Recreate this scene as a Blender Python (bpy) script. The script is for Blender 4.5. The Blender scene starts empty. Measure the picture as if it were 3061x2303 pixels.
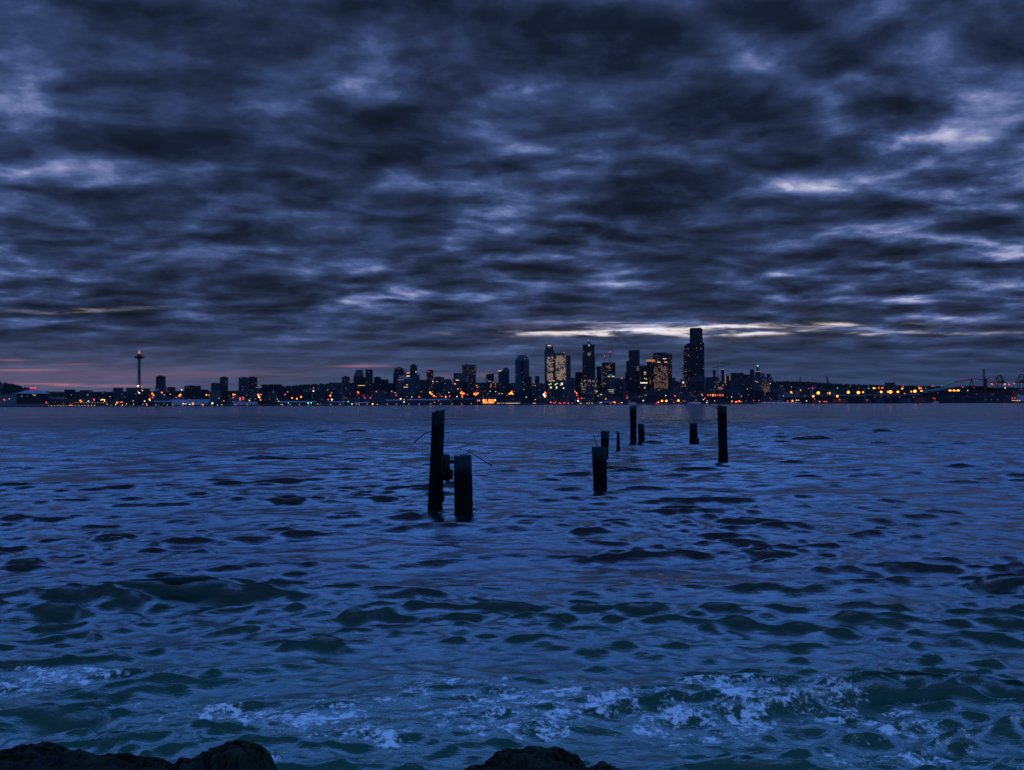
import bpy, math, random
import numpy as np
from mathutils import Vector, Matrix, Euler

random.seed(7)
rng = np.random.default_rng(11)
SC = bpy.context.scene
COL = SC.collection
R = math.radians

# ------------------------------------------------------------------ camera
F = 3018.0
CX, CY = 1530.5, 1151.5
CAM_H = 3.0
PITCH = math.atan((1208.0 - CY) / F)
ROLL = -R(0.225)
cam_rot = Euler((R(90) + PITCH, 0, 0)).to_matrix() @ Matrix.Rotation(ROLL, 3, 'Z')
cam_d = bpy.data.cameras.new('camera')
cam_d.sensor_width = 36.0
cam_d.lens = 36.0 * F / 3061.0
cam_d.clip_start = 0.1
cam_d.clip_end = 40000
cam = bpy.data.objects.new('camera', cam_d)
COL.objects.link(cam)
cam.matrix_world = Matrix.Translation((0, 0, CAM_H)) @ cam_rot.to_4x4()
SC.camera = cam


def ray(px, py):
    return cam_rot @ Vector(((px - CX) / F, -(py - CY) / F, -1.0))


def at(px, py, Y):
    d = ray(px, py)
    return Vector((d.x / d.y * Y, Y, CAM_H + d.z / d.y * Y))


def onwater(px, py):
    d = ray(px, py)
    t = CAM_H / -d.z
    return Vector((d.x * t, d.y * t, 0.0))


# ------------------------------------------------------------------ helpers
class MB:
    def __init__(s):
        s.v = []
        s.f = []

    def box(s, x0, x1, y0, y1, z0, z1):
        return s.prism([(x0, y0), (x1, y0), (x1, y1), (x0, y1)], z0, z1)

    def prism(s, poly, z0, z1, top=None):
        n = len(poly)
        b = len(s.v)
        top = top or poly
        s.v += [(p[0], p[1], z0) for p in poly] + [(p[0], p[1], z1) for p in top]
        for i in range(n):
            j = (i + 1) % n
            s.f.append((b + i, b + j, b + n + j, b + n + i))
        s.f.append(tuple(b + n + i for i in range(n)))
        s.f.append(tuple(b + n - 1 - i for i in range(n)))
        return s

    def lathe(s, prof, cx=0, cy=0, n=16):
        b = len(s.v)
        for (r, z) in prof:
            for k in range(n):
                a = 2 * math.pi * k / n
                s.v.append((cx + r * math.cos(a), cy + r * math.sin(a), z))
        for i in range(len(prof) - 1):
            for k in range(n):
                k2 = (k + 1) % n
                s.f.append((b + i * n + k, b + i * n + k2, b + (i + 1) * n + k2, b + (i + 1) * n + k))
        s.f.append(tuple(b + n - 1 - k for k in range(n)))
        s.f.append(tuple(b + (len(prof) - 1) * n + k for k in range(n)))
        return s

    def tube(s, pts, r, n=6):
        pts = [Vector(p) for p in pts]
        rr = r if isinstance(r, (list, tuple)) else [r] * len(pts)
        b = len(s.v)
        for i, p in enumerate(pts):
            d = (pts[min(i + 1, len(pts) - 1)] - pts[max(i - 1, 0)]).normalized()
            a = Vector((0, 0, 1)) if abs(d.z) < .9 else Vector((1, 0, 0))
            u = d.cross(a).normalized()
            w = d.cross(u)
            for k in range(n):
                t = 2 * math.pi * k / n
                q = p + (u * math.cos(t) + w * math.sin(t)) * rr[i]
                s.v.append(tuple(q))
        for i in range(len(pts) - 1):
            for k in range(n):
                k2 = (k + 1) % n
                s.f.append((b + i * n + k, b + i * n + k2, b + (i + 1) * n + k2, b + (i + 1) * n + k))
        s.f.append(tuple(b + n - 1 - k for k in range(n)))
        s.f.append(tuple(b + (len(pts) - 1) * n + k for k in range(n)))
        return s

    def gable(s, x0, x1, y0, y1, z0, z1, along='x'):
        b = len(s.v)
        if along == 'x':
            ym = (y0 + y1) / 2
            s.v += [(x0, y0, z0), (x1, y0, z0), (x1, y1, z0), (x0, y1, z0), (x0, ym, z1), (x1, ym, z1)]
            s.f += [(b, b + 1, b + 5, b + 4), (b + 2, b + 3, b + 4, b + 5), (b + 3, b, b + 4), (b + 1, b + 2, b + 5), (b + 3, b + 2, b + 1, b)]
        else:
            xm = (x0 + x1) / 2
            s.v += [(x0, y0, z0), (x1, y0, z0), (x1, y1, z0), (x0, y1, z0), (xm, y0, z1), (xm, y1, z1)]
            s.f += [(b, b + 1, b + 4), (b + 1, b + 2, b + 5, b + 4), (b + 2, b + 3, b + 5), (b + 3, b, b + 4, b + 5), (b + 3, b + 2, b + 1, b)]
        return s

    def build(s, name, mat, parent=None, smooth=False, loc=None):
        me = bpy.data.meshes.new(name)
        me.from_pydata(s.v, [], s.f)
        me.validate()
        me.update()
        if smooth:
            me.polygons.foreach_set('use_smooth', [True] * len(me.polygons))
        o = bpy.data.objects.new(name, me)
        if mat:
            me.materials.append(mat)
        COL.objects.link(o)
        if parent:
            o.parent = parent
        if loc is not None:
            o.location = loc
        return o


def empty(name, loc, rz=0.0):
    o = bpy.data.objects.new(name, None)
    o.empty_display_size = 1
    COL.objects.link(o)
    o.location = loc
    o.rotation_euler = (0, 0, rz)
    return o


def tag(o, label=None, cat=None, group=None, kind=None):
    if label:
        o['label'] = label
    if cat:
        o['category'] = cat
    if group:
        o['group'] = group
    if kind:
        o['kind'] = kind
    return o


def numpy_mesh(name, verts, quads, mat, smooth=True):
    me = bpy.data.meshes.new(name)
    me.vertices.add(len(verts))
    me.vertices.foreach_set('co', verts.astype(np.float32).ravel())
    me.loops.add(quads.size)
    me.loops.foreach_set('vertex_index', quads.astype(np.int32).ravel())
    me.polygons.add(len(quads))
    k = quads.shape[1]
    me.polygons.foreach_set('loop_start', (np.arange(len(quads)) * k).astype(np.int32))
    me.polygons.foreach_set('loop_total', np.full(len(quads), k, dtype=np.int32))
    me.polygons.foreach_set('use_smooth', np.full(len(quads), smooth))
    me.update(calc_edges=True)
    if mat:
        me.materials.append(mat)
    o = bpy.data.objects.new(name, me)
    COL.objects.link(o)
    return o


class NB:
    """node builder"""
    def __init__(s, tree):
        s.t = tree
        s.n = tree.nodes
        s.l = tree.links

    def new(s, typ, **kw):
        nd = s.n.new(typ)
        for k, v in kw.items():
            setattr(nd, k, v)
        return nd

    def put(s, sock, val):
        if val is None:
            return
        if isinstance(val, bpy.types.NodeSocket):
            s.l.new(val, sock)
        else:
            sock.default_value = val

    def m(s, op, a, b=None, c=None, clamp=False):
        nd = s.new('ShaderNodeMath', operation=op, use_clamp=clamp)
        for i, v in enumerate((a, b, c)):
            s.put(nd.inputs[i], v)
        return nd.outputs[0]

    def vm(s, op, a, b=None, c=None):
        nd = s.new('ShaderNodeVectorMath', operation=op)
        for i, v in enumerate((a, b, c)):
            s.put(nd.inputs[i], v)
        return nd.outputs['Value'] if op in ('DOT_PRODUCT', 'LENGTH') else nd.outputs[0]

    def xyz(s, x, y, z):
        nd = s.new('ShaderNodeCombineXYZ')
        for i, v in enumerate((x, y, z)):
            s.put(nd.inputs[i], v)
        return nd.outputs[0]

    def sep(s, v):
        nd = s.new('ShaderNodeSeparateXYZ')
        s.put(nd.inputs[0], v)
        return nd.outputs

    def noise(s, vec, scale, detail=4, rough=.5, dist=0.0, col=False):
        nd = s.new('ShaderNodeTexNoise')
        s.put(nd.inputs['Vector'], vec)
        nd.inputs['Scale'].default_value = scale
        nd.inputs['Detail'].default_value = detail
        nd.inputs['Roughness'].default_value = rough
        nd.inputs['Distortion'].default_value = dist
        return nd.outputs[1 if col else 0]

    def step(s, v, a, b, lo=0., hi=1.):
        nd = s.new('ShaderNodeMapRange', interpolation_type='SMOOTHSTEP')
        s.put(nd.inputs[0], v)
        for i, q in enumerate((a, b, lo, hi)):
            s.put(nd.inputs[1 + i], q)
        return nd.outputs[0]

    def ramp(s, f, stops, interp='LINEAR'):
        nd = s.new('ShaderNodeValToRGB')
        cr = nd.color_ramp
        cr.interpolation = interp
        while len(cr.elements) < len(stops):
            cr.elements.new(.5)
        for e, (p, c) in zip(cr.elements, stops):
            e.position = p
            e.color = (*c, 1)
        s.put(nd.inputs[0], f)
        return nd.outputs[0]

    def mix(s, f, a, b, mode='MIX'):
        nd = s.new('ShaderNodeMix', data_type='RGBA', blend_type=mode)
        s.put(nd.inputs[0], f)
        s.put(nd.inputs[6], (*a, 1) if isinstance(a, tuple) else a)
        s.put(nd.inputs[7], (*b, 1) if isinstance(b, tuple) else b)
        return nd.outputs[2]


def material(name):
    m = bpy.data.materials.new(name)
    m.use_nodes = True
    nb = NB(m.node_tree)
    p = m.node_tree.nodes['Principled BSDF']
    return m, nb, p


def plain(name, col, rough=.7, metal=0., var=.25, scale=.3):
    m, nb, p = material(name)
    tc = nb.new('ShaderNodeTexCoord').outputs['Object']
    n = nb.noise(tc, scale, 5, .6)
    lo = tuple(c * (1 - var) for c in col)
    hi = tuple(min(1, c * (1 + var)) for c in col)
    nb.put(p.inputs['Base Color'], nb.ramp(n, [(.3, lo), (.7, hi)]))
    p.inputs['Roughness'].default_value = rough
    p.inputs['Metallic'].default_value = metal
    return m


def glow(name, col, strength):
    m = bpy.data.materials.new(name)
    m.use_nodes = True
    p = m.node_tree.nodes['Principled BSDF']
    p.inputs['Base Color'].default_value = (.1, .1, .1, 1)
    p.inputs['Emission Color'].default_value = (*col, 1)
    p.inputs['Emission Strength'].default_value = strength
    m.cycles.emission_sampling = 'NONE'
    return m


def facade(name, wall_, litA, litB, dens, cw=4.0, ch=4.2, st=.5, floors=.06, glassy=.3):
    """wall with a grid of windows; a share of the rooms is lit"""
    wall = (wall_[0] * .62, wall_[1] * .58, wall_[2] * .5)
    m, nb, p = material(name)
    tc = nb.new('ShaderNodeTexCoord').outputs['Object']
    x, y, z = nb.sep(tc)
    geo = nb.new('ShaderNodeNewGeometry')
    vt = nb.new('ShaderNodeVectorTransform', vector_type='NORMAL', convert_from='WORLD', convert_to='OBJECT')
    nb.l.new(geo.outputs['Normal'], vt.inputs[0])
    nx, ny, nz = nb.sep(vt.outputs[0])
    side = nb.m('GREATER_THAN', nb.m('ABSOLUTE', nx), nb.m('ABSOLUTE', ny))
    u = nb.m('ADD', nb.m('MULTIPLY', x, nb.m('SUBTRACT', 1, side)), nb.m('MULTIPLY', nb.m('ADD', y, 333), side))
    rnd = nb.new('ShaderNodeObjectInfo').outputs['Random']
    cu = nb.m('DIVIDE', u, cw)
    cz = nb.m('DIVIDE', z, ch)
    fu, fz = nb.m('FLOOR', cu), nb.m('FLOOR', cz)
    wn = nb.new('ShaderNodeTexWhiteNoise', noise_dimensions='3D')
    nb.put(wn.inputs['Vector'], nb.xyz(fu, fz, nb.m('MULTIPLY', rnd, 97)))
    wf = nb.new('ShaderNodeTexWhiteNoise', noise_dimensions='2D')
    nb.put(wf.inputs['Vector'], nb.xyz(fz, nb.m('MULTIPLY', rnd, 51), 0))
    # a whole floor left on raises the chance of each room on it
    cl = nb.noise(nb.xyz(nb.m('ADD', u, nb.m('MULTIPLY', rnd, 900)), z, 0), .05, 2, .5)
    fl = nb.m('MULTIPLY', nb.m('GREATER_THAN', wf.outputs[0], 1 - floors), .4)
    chance = nb.m('ADD', nb.m('MULTIPLY', nb.step(cl, .36, .66, .25, 1.9), dens), nb.m('MULTIPLY', fl, min(1, dens * 5)))
    lit = nb.m('LESS_THAN', wn.outputs[0], chance)
    iu = nb.m('FRACT', cu)
    iz = nb.m('FRACT', cz)
    inw = nb.m('MULTIPLY', nb.m('MULTIPLY', nb.m('GREATER_THAN', iu, .14), nb.m('LESS_THAN', iu, .86)),
               nb.m('MULTIPLY', nb.m('GREATER_THAN', iz, .22), nb.m('LESS_THAN', iz, .8)))
    upright = nb.m('LESS_THAN', nb.m('ABSOLUTE', nz), .5)
    inw = nb.m('MULTIPLY', inw, upright)
    mask = nb.m('MULTIPLY', inw, lit)
    bn = nb.noise(tc, .02, 3, .6)
    wcol = nb.ramp(bn, [(.3, tuple(c * .75 for c in wall)), (.7, tuple(c * 1.2 for c in wall))])
    nb.put(p.inputs['Base Color'], nb.mix(inw, wcol, (.02, .025, .035)))
    nb.put(p.inputs['Roughness'], nb.m('SUBTRACT', .75, nb.m('MULTIPLY', inw, .75 - glassy)))
    sepc = nb.sep(wn.outputs['Color'])
    nb.put(p.inputs['Emission Color'], nb.mix(sepc[1], litA, litB))
    nb.put(p.inputs['Emission Strength'], nb.m('MULTIPLY', mask, nb.m('MULTIPLY', nb.m('ADD', sepc[2], .35), st)))
    m.cycles.emission_sampling = 'NONE'
    return m


WARM, AMB, COOL, PALE = (1, .62, .3), (1, .38, .14), (.55, .8, 1), (1, .86, .62)
M = {}
M['dark'] = facade('dark_glass_facade', (.032, .036, .048), WARM, AMB, .014, st=.2)
M['dark_lit'] = facade('dark_glass_facade_lit', (.035, .038, .045), WARM, AMB, .10, st=.32)
M['grey'] = facade('grey_concrete_facade', (.085, .095, .12), WARM, AMB, .014, st=.2)
M['blue'] = facade('blue_glass_facade', (.095, .13, .19), WARM, PALE, .018, st=.14)
M['pale'] = facade('pale_stone_facade', (.2, .22, .26), WARM, PALE, .02, st=.2)
M['brown'] = facade('brown_stone_facade', (.1, .075, .06), AMB, WARM, .07, st=.22)
M['amber'] = facade('amber_lit_facade', (.2, .13, .1), AMB, (1, .6, .35), .5, st=.3, cw=3.2, ch=3.6, floors=.2)
M['hotel'] = facade('pale_lit_twin_facade', (.3, .28, .26), (1, .8, .62), WARM, .6, st=.52, cw=3.1, ch=3.7, floors=.3)
M['busy'] = facade('mixed_lit_block_facade', (.1, .1, .11), WARM, PALE, .18, st=.3, cw=4.5, ch=4.5)
M['black'] = facade('black_facade', (.02, .02, .024), WARM, AMB, .012, st=.3)
M['roof'] = plain('flat_roof', (.08, .08, .085), .9, scale=.05)
M['roofpale'] = plain('pale_metal_roof', (.2, .23, .27), .5, scale=.05)
M['roofgreen'] = plain('green_dome_glass', (.1, .35, .22), .4)
M['white'] = plain('white_paint', (.4, .42, .44), .5, scale=.1)
M['steel'] = plain('dark_steel', (.04, .04, .045), .6, .4)
M['red_steel'] = plain('red_painted_steel', (.1, .018, .015), .6)
M['concrete'] = plain('concrete', (.2, .2, .2), .85)
M['hull'] = plain('dark_hull_paint', (.012, .016, .022), .5)
M['box_red'] = plain('container_red', (.28, .04, .03), .6)
M['box_salmon'] = plain('container_salmon', (.4, .12, .08), .6)
M['box_blue'] = plain('container_blue', (.03, .05, .1), .6)
GLOWC = {
    'o': glow('sodium_glow', (1, .17, .02), 3), 'O': glow('sodium_glow_bright', (1, .17, .014), 4),
    'y': glow('yellow_glow', (1, .5, .12), 3), 'Y': glow('yellow_glow_bright', (1, .25, .02), 4.5),
    'r': glow('red_glow', (1, .035, .04), 2.6), 'w': glow('white_glow', (.9, .95, .8), 2.2),
    'W': glow('white_glow_bright', (1, .92, .75), 5), 'g': glow('green_glow', (.1, .8, .45), 5),
    'd': glow('dim_glow', (1, .55, .25), 1.6), 'b': glow('pale_blue_glow', (.3, .45, .8), .35),
    's': glow('dim_salmon_glow', (1, .3, .15), .5),
}
CNAME = {'o': 'orange', 'O': 'bright orange', 'y': 'yellow', 'Y': 'bright golden', 'r': 'red', 'w': 'white',
         'W': 'bright white', 'g': 'green', 'd': 'faint amber'}

# ------------------------------------------------------------------ land on the far shore
SHORE = 3090.0
RIDGE_Y = 5300.0
RIDGE = [(-900, 1176), (-300, 1160), (0, 1152), (45, 1158), (120, 1180), (300, 1181), (560, 1178), (700, 1178), (840, 1164), (930, 1158), (1000, 1154), (1150, 1152),
         (1350, 1156), (1440, 1150), (1550, 1152), (1700, 1156), (1900, 1160), (2020, 1149), (2060, 1152), (2110, 1150), (2200, 1148), (2310, 1149),
         (2400, 1150), (2500, 1157), (2640, 1160), (2760, 1163), (2900, 1167), (3061, 1168), (3400, 1160), (4000, 1165)]


def ridge_z(px):
    py = np.interp(px, [r[0] for r in RIDGE], [r[1] for r in RIDGE])
    hz = 1208.0 - (px - CX) * math.tan(R(.225))
    return CAM_H + (hz - py) / F * RIDGE_Y


def terrain(X, Y):
    px = CX + X / Y * F
    port = np.clip((px - 2300) / 150, 0, 1)
    flat0 = 3160 + 500 * port
    up = np.clip((Y - flat0) / (4500 - flat0), 0, 1)
    z = 2.4 + up * 32 * (1 - .6 * port)
    t = np.clip((Y - 4400) / (RIDGE_Y - 4400), 0, 1)
    t = t * t * (3 - 2 * t)
    return z * (1 - t) + np.maximum(ridge_z(px), 8) * t - np.clip((Y - RIDGE_Y - 200) / 3000, 0, 1) * 30


def build_land():
    xs = np.linspace(-4600, 4600, 231)
    ys = np.concatenate([[SHORE, SHORE + .5, SHORE + 20], np.linspace(3160, 6000, 90), [6600, 7400, 8600, 12000]])
    X, Y = np.meshgrid(xs, ys)
    # fan out with distance so that the crest follows the skyline
    Xf = X * (Y / 4000)
    Z = terrain(Xf, Y)
    Z += np.where((Y > 4500), (np.sin(Xf * .013) + np.sin(Xf * .031 + Y * .01)) * 2.0, 0)
    Z[0, :] = -6
    nx = len(xs)
    V = np.stack([Xf, Y, Z], -1).reshape(-1, 3)
    i = np.arange((len(ys) - 1) * nx).reshape(len(ys) - 1, nx)[:, :-1].ravel()
    Q = np.stack([i, i + 1, i + nx + 1, i + nx], -1)
    o = numpy_mesh('land', V, Q, plain('far_land_ground', (.014, .017, .017), .95, scale=.01), False)
    tag(o, kind='structure')


build_land()


def blob_mesh():
    """small rough crown, 1 m radius"""
    v = []
    f = []
    n, rings = 7, 4
    for i in range(rings + 1):
        a = math.pi * i / rings
        for k in range(n):
            t = 2 * math.pi * k / n
            v.append((math.sin(a) * math.cos(t), math.sin(a) * math.sin(t), math.cos(a)))
    for i in range(rings):
        for k in range(n):
            k2 = (k + 1) % n
            f.append((i * n + k, (i + 1) * n + k, (i + 1) * n + k2, i * n + k2))
    return np.array(v), np.array(f)


def build_woods():
    bv, bf = blob_mesh()
    N = 5200
    Vs, Fs = [], []
    for i in range(N):
        Y = rng.uniform(4750, 5400)
        px = rng.uniform(-250, 3350)
        if i % 3 == 0:
            Y = rng.uniform(5200, 5340)
        X = (px - CX) / F * Y
        gz = float(terrain(np.array(X), np.array(Y)))
        r = rng.uniform(4, 9)
        h = rng.uniform(5, 11)
        if 1150 < px < 2000:
            h *= .7
        jit = 1 + rng.uniform(-.25, .25, (len(bv), 1))
        v = bv * jit * np.array([r, r, h]) + np.array([X, Y, gz + h * .6])
        Fs.append(bf + len(bv) * i)
        Vs.append(v)
    o = numpy_mesh('woodland', np.concatenate(Vs), np.concatenate(Fs), plain('dark_wood_foliage', (.014, .018, .016), .95, scale=.05), False)
    tag(o, 'dark woodland covering the low hills behind the city', 'woodland', kind='stuff')


build_woods()

# ------------------------------------------------------------------ buildings
BLD = []   # (px0, px1, ytop, Yfront, root, depth)
LAND = []  # landmarks: (px, phrase)


def rect(w, d, ch=0.0):
    a, b = w / 2, d / 2
    if ch <= 0:
        return [(-a, -b), (a, -b), (a, b), (-a, b)]
    c = ch
    return [(-a + c, -b), (a - c, -b), (a, -b + c), (a, b - c), (a - c, b), (-a + c, b), (-a, b - c), (-a, -b + c)]


class Tower:
    """one building: root at its base, footprint facing the bay with a small turn"""
    def __init__(s, px0, px1, ytop, Y, label, cat='building', name='office_building', mat='grey', depth=None, turn=None, chamfer=0, lower=None, group=None):
        pc = (px0 + px1) / 2
        s.Y = Y
        c = at(pc, ytop, Y)
        W = (px1 - px0) / F * Y * math.sqrt(1 + ((pc - CX) / F) ** 2) * .99
        W = (px1 - px0) / F * Y
        d = depth or max(14, min(W * .8, 45))
        t = R(random.uniform(-9, 9)) if turn is None else R(turn)
        w = max((W - d * abs(math.sin(t))) / math.cos(t), W * .55)
        az = math.atan2(c.x, Y)
        s.pc, s.px0, s.px1 = pc, px0, px1
        s.w, s.d = w, d
        gz = float(terrain(np.array(c.x), np.array(Y))) - 1.0
        s.gz = gz
        s.root = empty(name, (c.x, Y + d / 2, gz), -az + t)
        tag(s.root, label, cat, group)
        s.mat = M[mat]
        s.h = at(pc, ytop, Y).z - gz
        s.body = None
        BLD.append((px0, px1, ytop, Y, s.root, d))

    def z(s, py):
        return at(s.pc, py, s.Y).z - s.gz

    def lx(s, px):
        return (px - s.pc) / (s.px1 - s.px0) * s.w

    def wall(s, h=None, ch=0, name='wall', mat=None):
        s.body = MB().prism(rect(s.w, s.d, ch), 0, h or s.h).build(name, mat or s.mat, s.root)
        return s.body

    def parapet(s):
        z = s.h
        w, d = s.w, s.d
        m = MB()
        m.box(-w / 2 - .4, w / 2 + .4, -d / 2 - .4, -d / 2 + .8, z + .01, z + 1.3)
        m.box(-w / 2 - .4, w / 2 + .4, d / 2 - .8, d / 2 + .4, z + .01, z + 1.3)
        m.box(-w / 2 - .4, -w / 2 + .8, -d / 2 + .82, d / 2 - .82, z + .01, z + 1.3)
        m.box(w / 2 - .8, w / 2 + .4, -d / 2 + .82, d / 2 - .82, z + .01, z + 1.3)
        m.build('parapet', M['roof'], s.root)

    def seg(s, px0, px1, y0, y1, name='upper_wall', mat=None, dk=.9, ch=0, yoff=0.0):
        """box from picture heights y1 (lower) to y0 (upper) between px0 and px1"""
        x0, x1 = s.lx(px0), s.lx(px1)
        hd = s.d * dk / 2
        poly = rect(x1 - x0, hd * 2, ch)
        poly = [((x0 + x1) / 2 + a, b + yoff) for a, b in poly]
        return MB().prism(poly, s.z(y1), s.z(y0)).build(name, mat or s.mat, s.root)

    def mast(s, px, y0, y1, r=.5, name='antenna', red=True):
        x = s.lx(px)
        o = MB().tube([(x, 0, s.z(y1)), (x, 0, s.z(y0))], [r * 1.4, r]).build(name, M['steel'], s.root)
        if red:
            MB().lathe([(.4, s.z(y0)), (1.5, s.z(y0) + 1.2), (.4, s.z(y0) + 2.6)], x, 0, 8).build('warning_light', GLOWC['r'], o)

    def window(s, px, py, w, h, g='W', name='lit_window'):
        x, z = s.lx(px), s.z(py)
        k = F / s.Y
        MB().box(x - w / 2 / k, x + w / 2 / k, -s.d / 2 - .35, -s.d / 2 + .1, z - h / 2 / k, z + h / 2 / k).build(name, GLOWC[g] if isinstance(g, str) else g, s.root)

    def cap(s, wpx0=None, wpx1=None, ytop=None, mat='roof'):
        s.seg(wpx0, wpx1, ytop, s.ytop0, 'roof_plant', M[mat], .5)


def simple(px0, px1, ytop, Y, label, mat='grey', cap=None, **k):
    t = Tower(px0, px1, ytop, Y, label, mat=mat, **k)
    t.ytop0 = ytop
    t.wall()
    t.parapet()
    if cap:
        t.seg(cap[0], cap[1], cap[2], ytop, 'roof_plant', M['roof'], .5)
    return t


def lm(px, phrase):
    LAND.append((px, phrase))


# --- far left
t = Tower(36, 125, 1178, 3500, 'low arena with a pale tent-shaped roof and red lights at its peak', 'arena', 'arena', 'black', depth=90, turn=0)
t.wall()
zb, zt = t.h, t.z(1163)
MB().prism([(-t.w * .54, -50), (t.w * .54, -50), (t.w * .54, 50), (-t.w * .54, 50)], zb + .02, zb + 1.5).build('roof_edge', M['roofpale'], t.root)
MB().prism([(-t.w * .54, -50), (t.w * .54, -50), (t.w * .54, 50), (-t.w * .54, 50)], zb + 1.52, zt, [(-6, -6), (6, -6), (6, 6), (-6, 6)]).build('roof', M['roofpale'], t.root)
for dx in (-5.5, 5.5):
    MB().lathe([(1, zt + .5), (4.2, zt + 1.5), (4.6, zt + 4), (2, zt + 6)], dx, -6, 10).build('red_lamp', glow('red_rooftop_sign_glow', (1, .02, .05), 1.2), t.root)
lm(80, 'the tent-roofed arena')

# --- observation tower
Yn = 4000
t = Tower(397, 427, 1070, Yn, 'tall slender observation tower with a flying-saucer top and red-lit spire', 'observation tower', 'observation_tower', 'concrete', depth=30, turn=0)
BLD.pop()
r = t.root
k = Yn / F
zg = lambda py: t.z(py)
shaft = MB()
for a in (90, 210, 330):
    ca, sa = math.cos(R(a)), math.sin(R(a))
    pts = []
    for py, rad in ((1190, 15), (1160, 9), (1130, 6), (1105, 4.6), (1090, 4.3), (1074, 6.5)):
        pts.append((ca * rad, sa * rad, zg(py)))
    for s_ in (-1, 1):
        shaft_leg = MB().tube([(p[0] - sa * 1.2 * s_, p[1] + ca * 1.2 * s_, p[2]) for p in pts], 1.0, 6)
        shaft_leg.build('leg', M['concrete'], r, True)
MB().lathe([(4.2, 0), (3.4, zg(1170)), (2.9, zg(1120)), (2.9, zg(1074))], 0, 0, 12).build('shaft', M['steel'], r, True)
MB().lathe([(4, zg(1074)), (12, zg(1071)), (19.5, zg(1068.5)), (21, zg(1067)), (19, zg(1065.5)), (11, zg(1063.5)), (7, zg(1062.6))], 0, 0, 40).build('saucer', M['steel'], r, True)
MB().lathe([(19.5, zg(1067.2)), (20.9, zg(1067.15)), (20.9, zg(1066.8)), (19.5, zg(1066.7))], 0, 0, 40).build('halo_ring', glow('saucer_rim_glow', (1, .8, .35), .12), r)
MB().lathe([(8, zg(1062.6)), (8.4, zg(1060)), (6.5, zg(1058))], 0, 0, 16).build('upper_deck', M['steel'], r, True)
MB().lathe([(6, zg(1058)), (3.6, zg(1053)), (1.5, zg(1048)), (.4, zg(1044.5))], 0, 0, 12).build('spire', glow('spire_glow', (1, .22, .16), .62), r, True)
for i, a in enumerate(range(0, 360, 45)):
    p = (math.cos(R(a)) * 19, math.sin(R(a)) * 19)
    MB().lathe([(.2, zg(1068.4)), (.7, zg(1068.2)), (.2, zg(1067.6))], p[0], p[1], 6).build('deck_lamp', GLOWC['d'], r)
lm(412, 'the observation tower')

D = 3700
simple(188, 219, 1166, 3750, 'small square-topped dark block right of the tent-roofed arena', 'black')
simple(233, 270, 1168, 3760, 'wide grey hall with a shallow roof near the far left shore', 'grey')
simple(270, 331, 1173, 3640, 'long black hall above the twinkling marina lights', 'black')
simple(334, 363, 1161, 3600, 'slate block left of the observation tower, one street away', 'grey')
simple(374, 404, 1161, 3640, 'block directly left of the observation tower foot', 'grey')
simple(405, 442, 1163, 3580, 'block standing in front of the observation tower foot', 'dark')
t = simple(463, 491, 1126, 3650, 'lone square high-rise right of the observation tower', 'dark', cap=(470, 484, 1122.5)); lm(477, 'the lone square high-rise')
simple(461, 492, 1157, 3560, 'wider blue-grey podium block below the lone square high-rise', 'blue')
simple(496, 521, 1159, 3700, 'short round-shouldered block right of the lone square high-rise', 'grey', cap=(502, 514, 1157))
t = simple(546, 594, 1155, 3750, 'broad stepped dark block with rooftop plant left of centre-left gap', 'black', cap=(555, 575, 1152)); lm(570, 'the broad stepped dark block')
simple(578, 619, 1166, 3650, 'lower wing at the right foot of the broad stepped block', 'dark')
t = simple(628, 655, 1147, 3700, 'shorter left one of two adjoining slate towers', 'grey', cap=(633, 648, 1145))
simple(655, 679, 1129, 3720, 'taller right one of two adjoining slate towers', 'grey', cap=(661, 673, 1126)); lm(655, 'the two adjoining slate towers')
simple(628, 656, 1168, 3560, 'pale low block at the foot of the two adjoining slate towers', 'pale')
simple(658, 690, 1170, 3600, 'dark wide block at the right foot of the adjoining slate towers', 'black')
t = simple(711, 739, 1130, 3700, 'left twin of the paired blunt towers with a lower left shoulder', 'grey', cap=(719, 734, 1127.5))
t = simple(740, 766, 1129, 3740, 'right twin of the paired blunt towers with chamfered roof', 'dark', cap=(744, 760, 1126)); lm(739, 'the paired blunt towers')
simple(742, 772, 1165, 3580, 'pale blue block at the foot of the paired blunt towers', 'blue')
simple(779, 837, 1150.5, 3800, 'long flat black slab block on the skyline right of the paired blunt towers', 'black', turn=0); lm(808, 'the long flat black slab')
simple(952, 1032, 1156, 3900, 'long hazy slate block in front of the wooded ridge', 'grey')
simple(982, 1012, 1145, 4200, 'flat pale block on the ridge left of the small capped tower', 'blue')
t = simple(1020, 1044, 1128, 3800, 'small capped tower left of the sloping-sided tower', 'grey', cap=(1027, 1037, 1124.5)); lm(1032, 'the small capped tower')
# sloping-sided tower
t = Tower(1055, 1086, 1126, 3700, 'dark tower tapering with sloping shoulders to a flat narrow top', 'tower block', mat='dark', turn=0)
t.wall()
x0, x1, a0, a1 = -t.w / 2, t.w / 2, t.lx(1063), t.lx(1082)
MB().prism([(x0, -t.d / 2), (x1, -t.d / 2), (x1, t.d / 2), (x0, t.d / 2)], t.h + .02, t.z(1106), [(a0, -t.d * .3), (a1, -t.d * .3), (a1, t.d * .3), (a0, t.d * .3)]).build('sloping_roof', t.mat, t.root)
t.window(1079, 1153, 20, 1, 'd')
lm(1070, 'the sloping-shouldered tower')
simple(1085, 1092, 1130, 3720, 'narrow link block wedged between sloping tower and smooth slim tower', 'dark')
t = simple(1091, 1113, 1107, 3680, 'smooth slim tower with rounded roof edge right of the sloping tower', 'dark')
t.seg(1092, 1112, 1104.5, 1107, 'roof', M['roof'], .9, ch=3)
lm(1102, 'the smooth slim tower')
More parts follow.
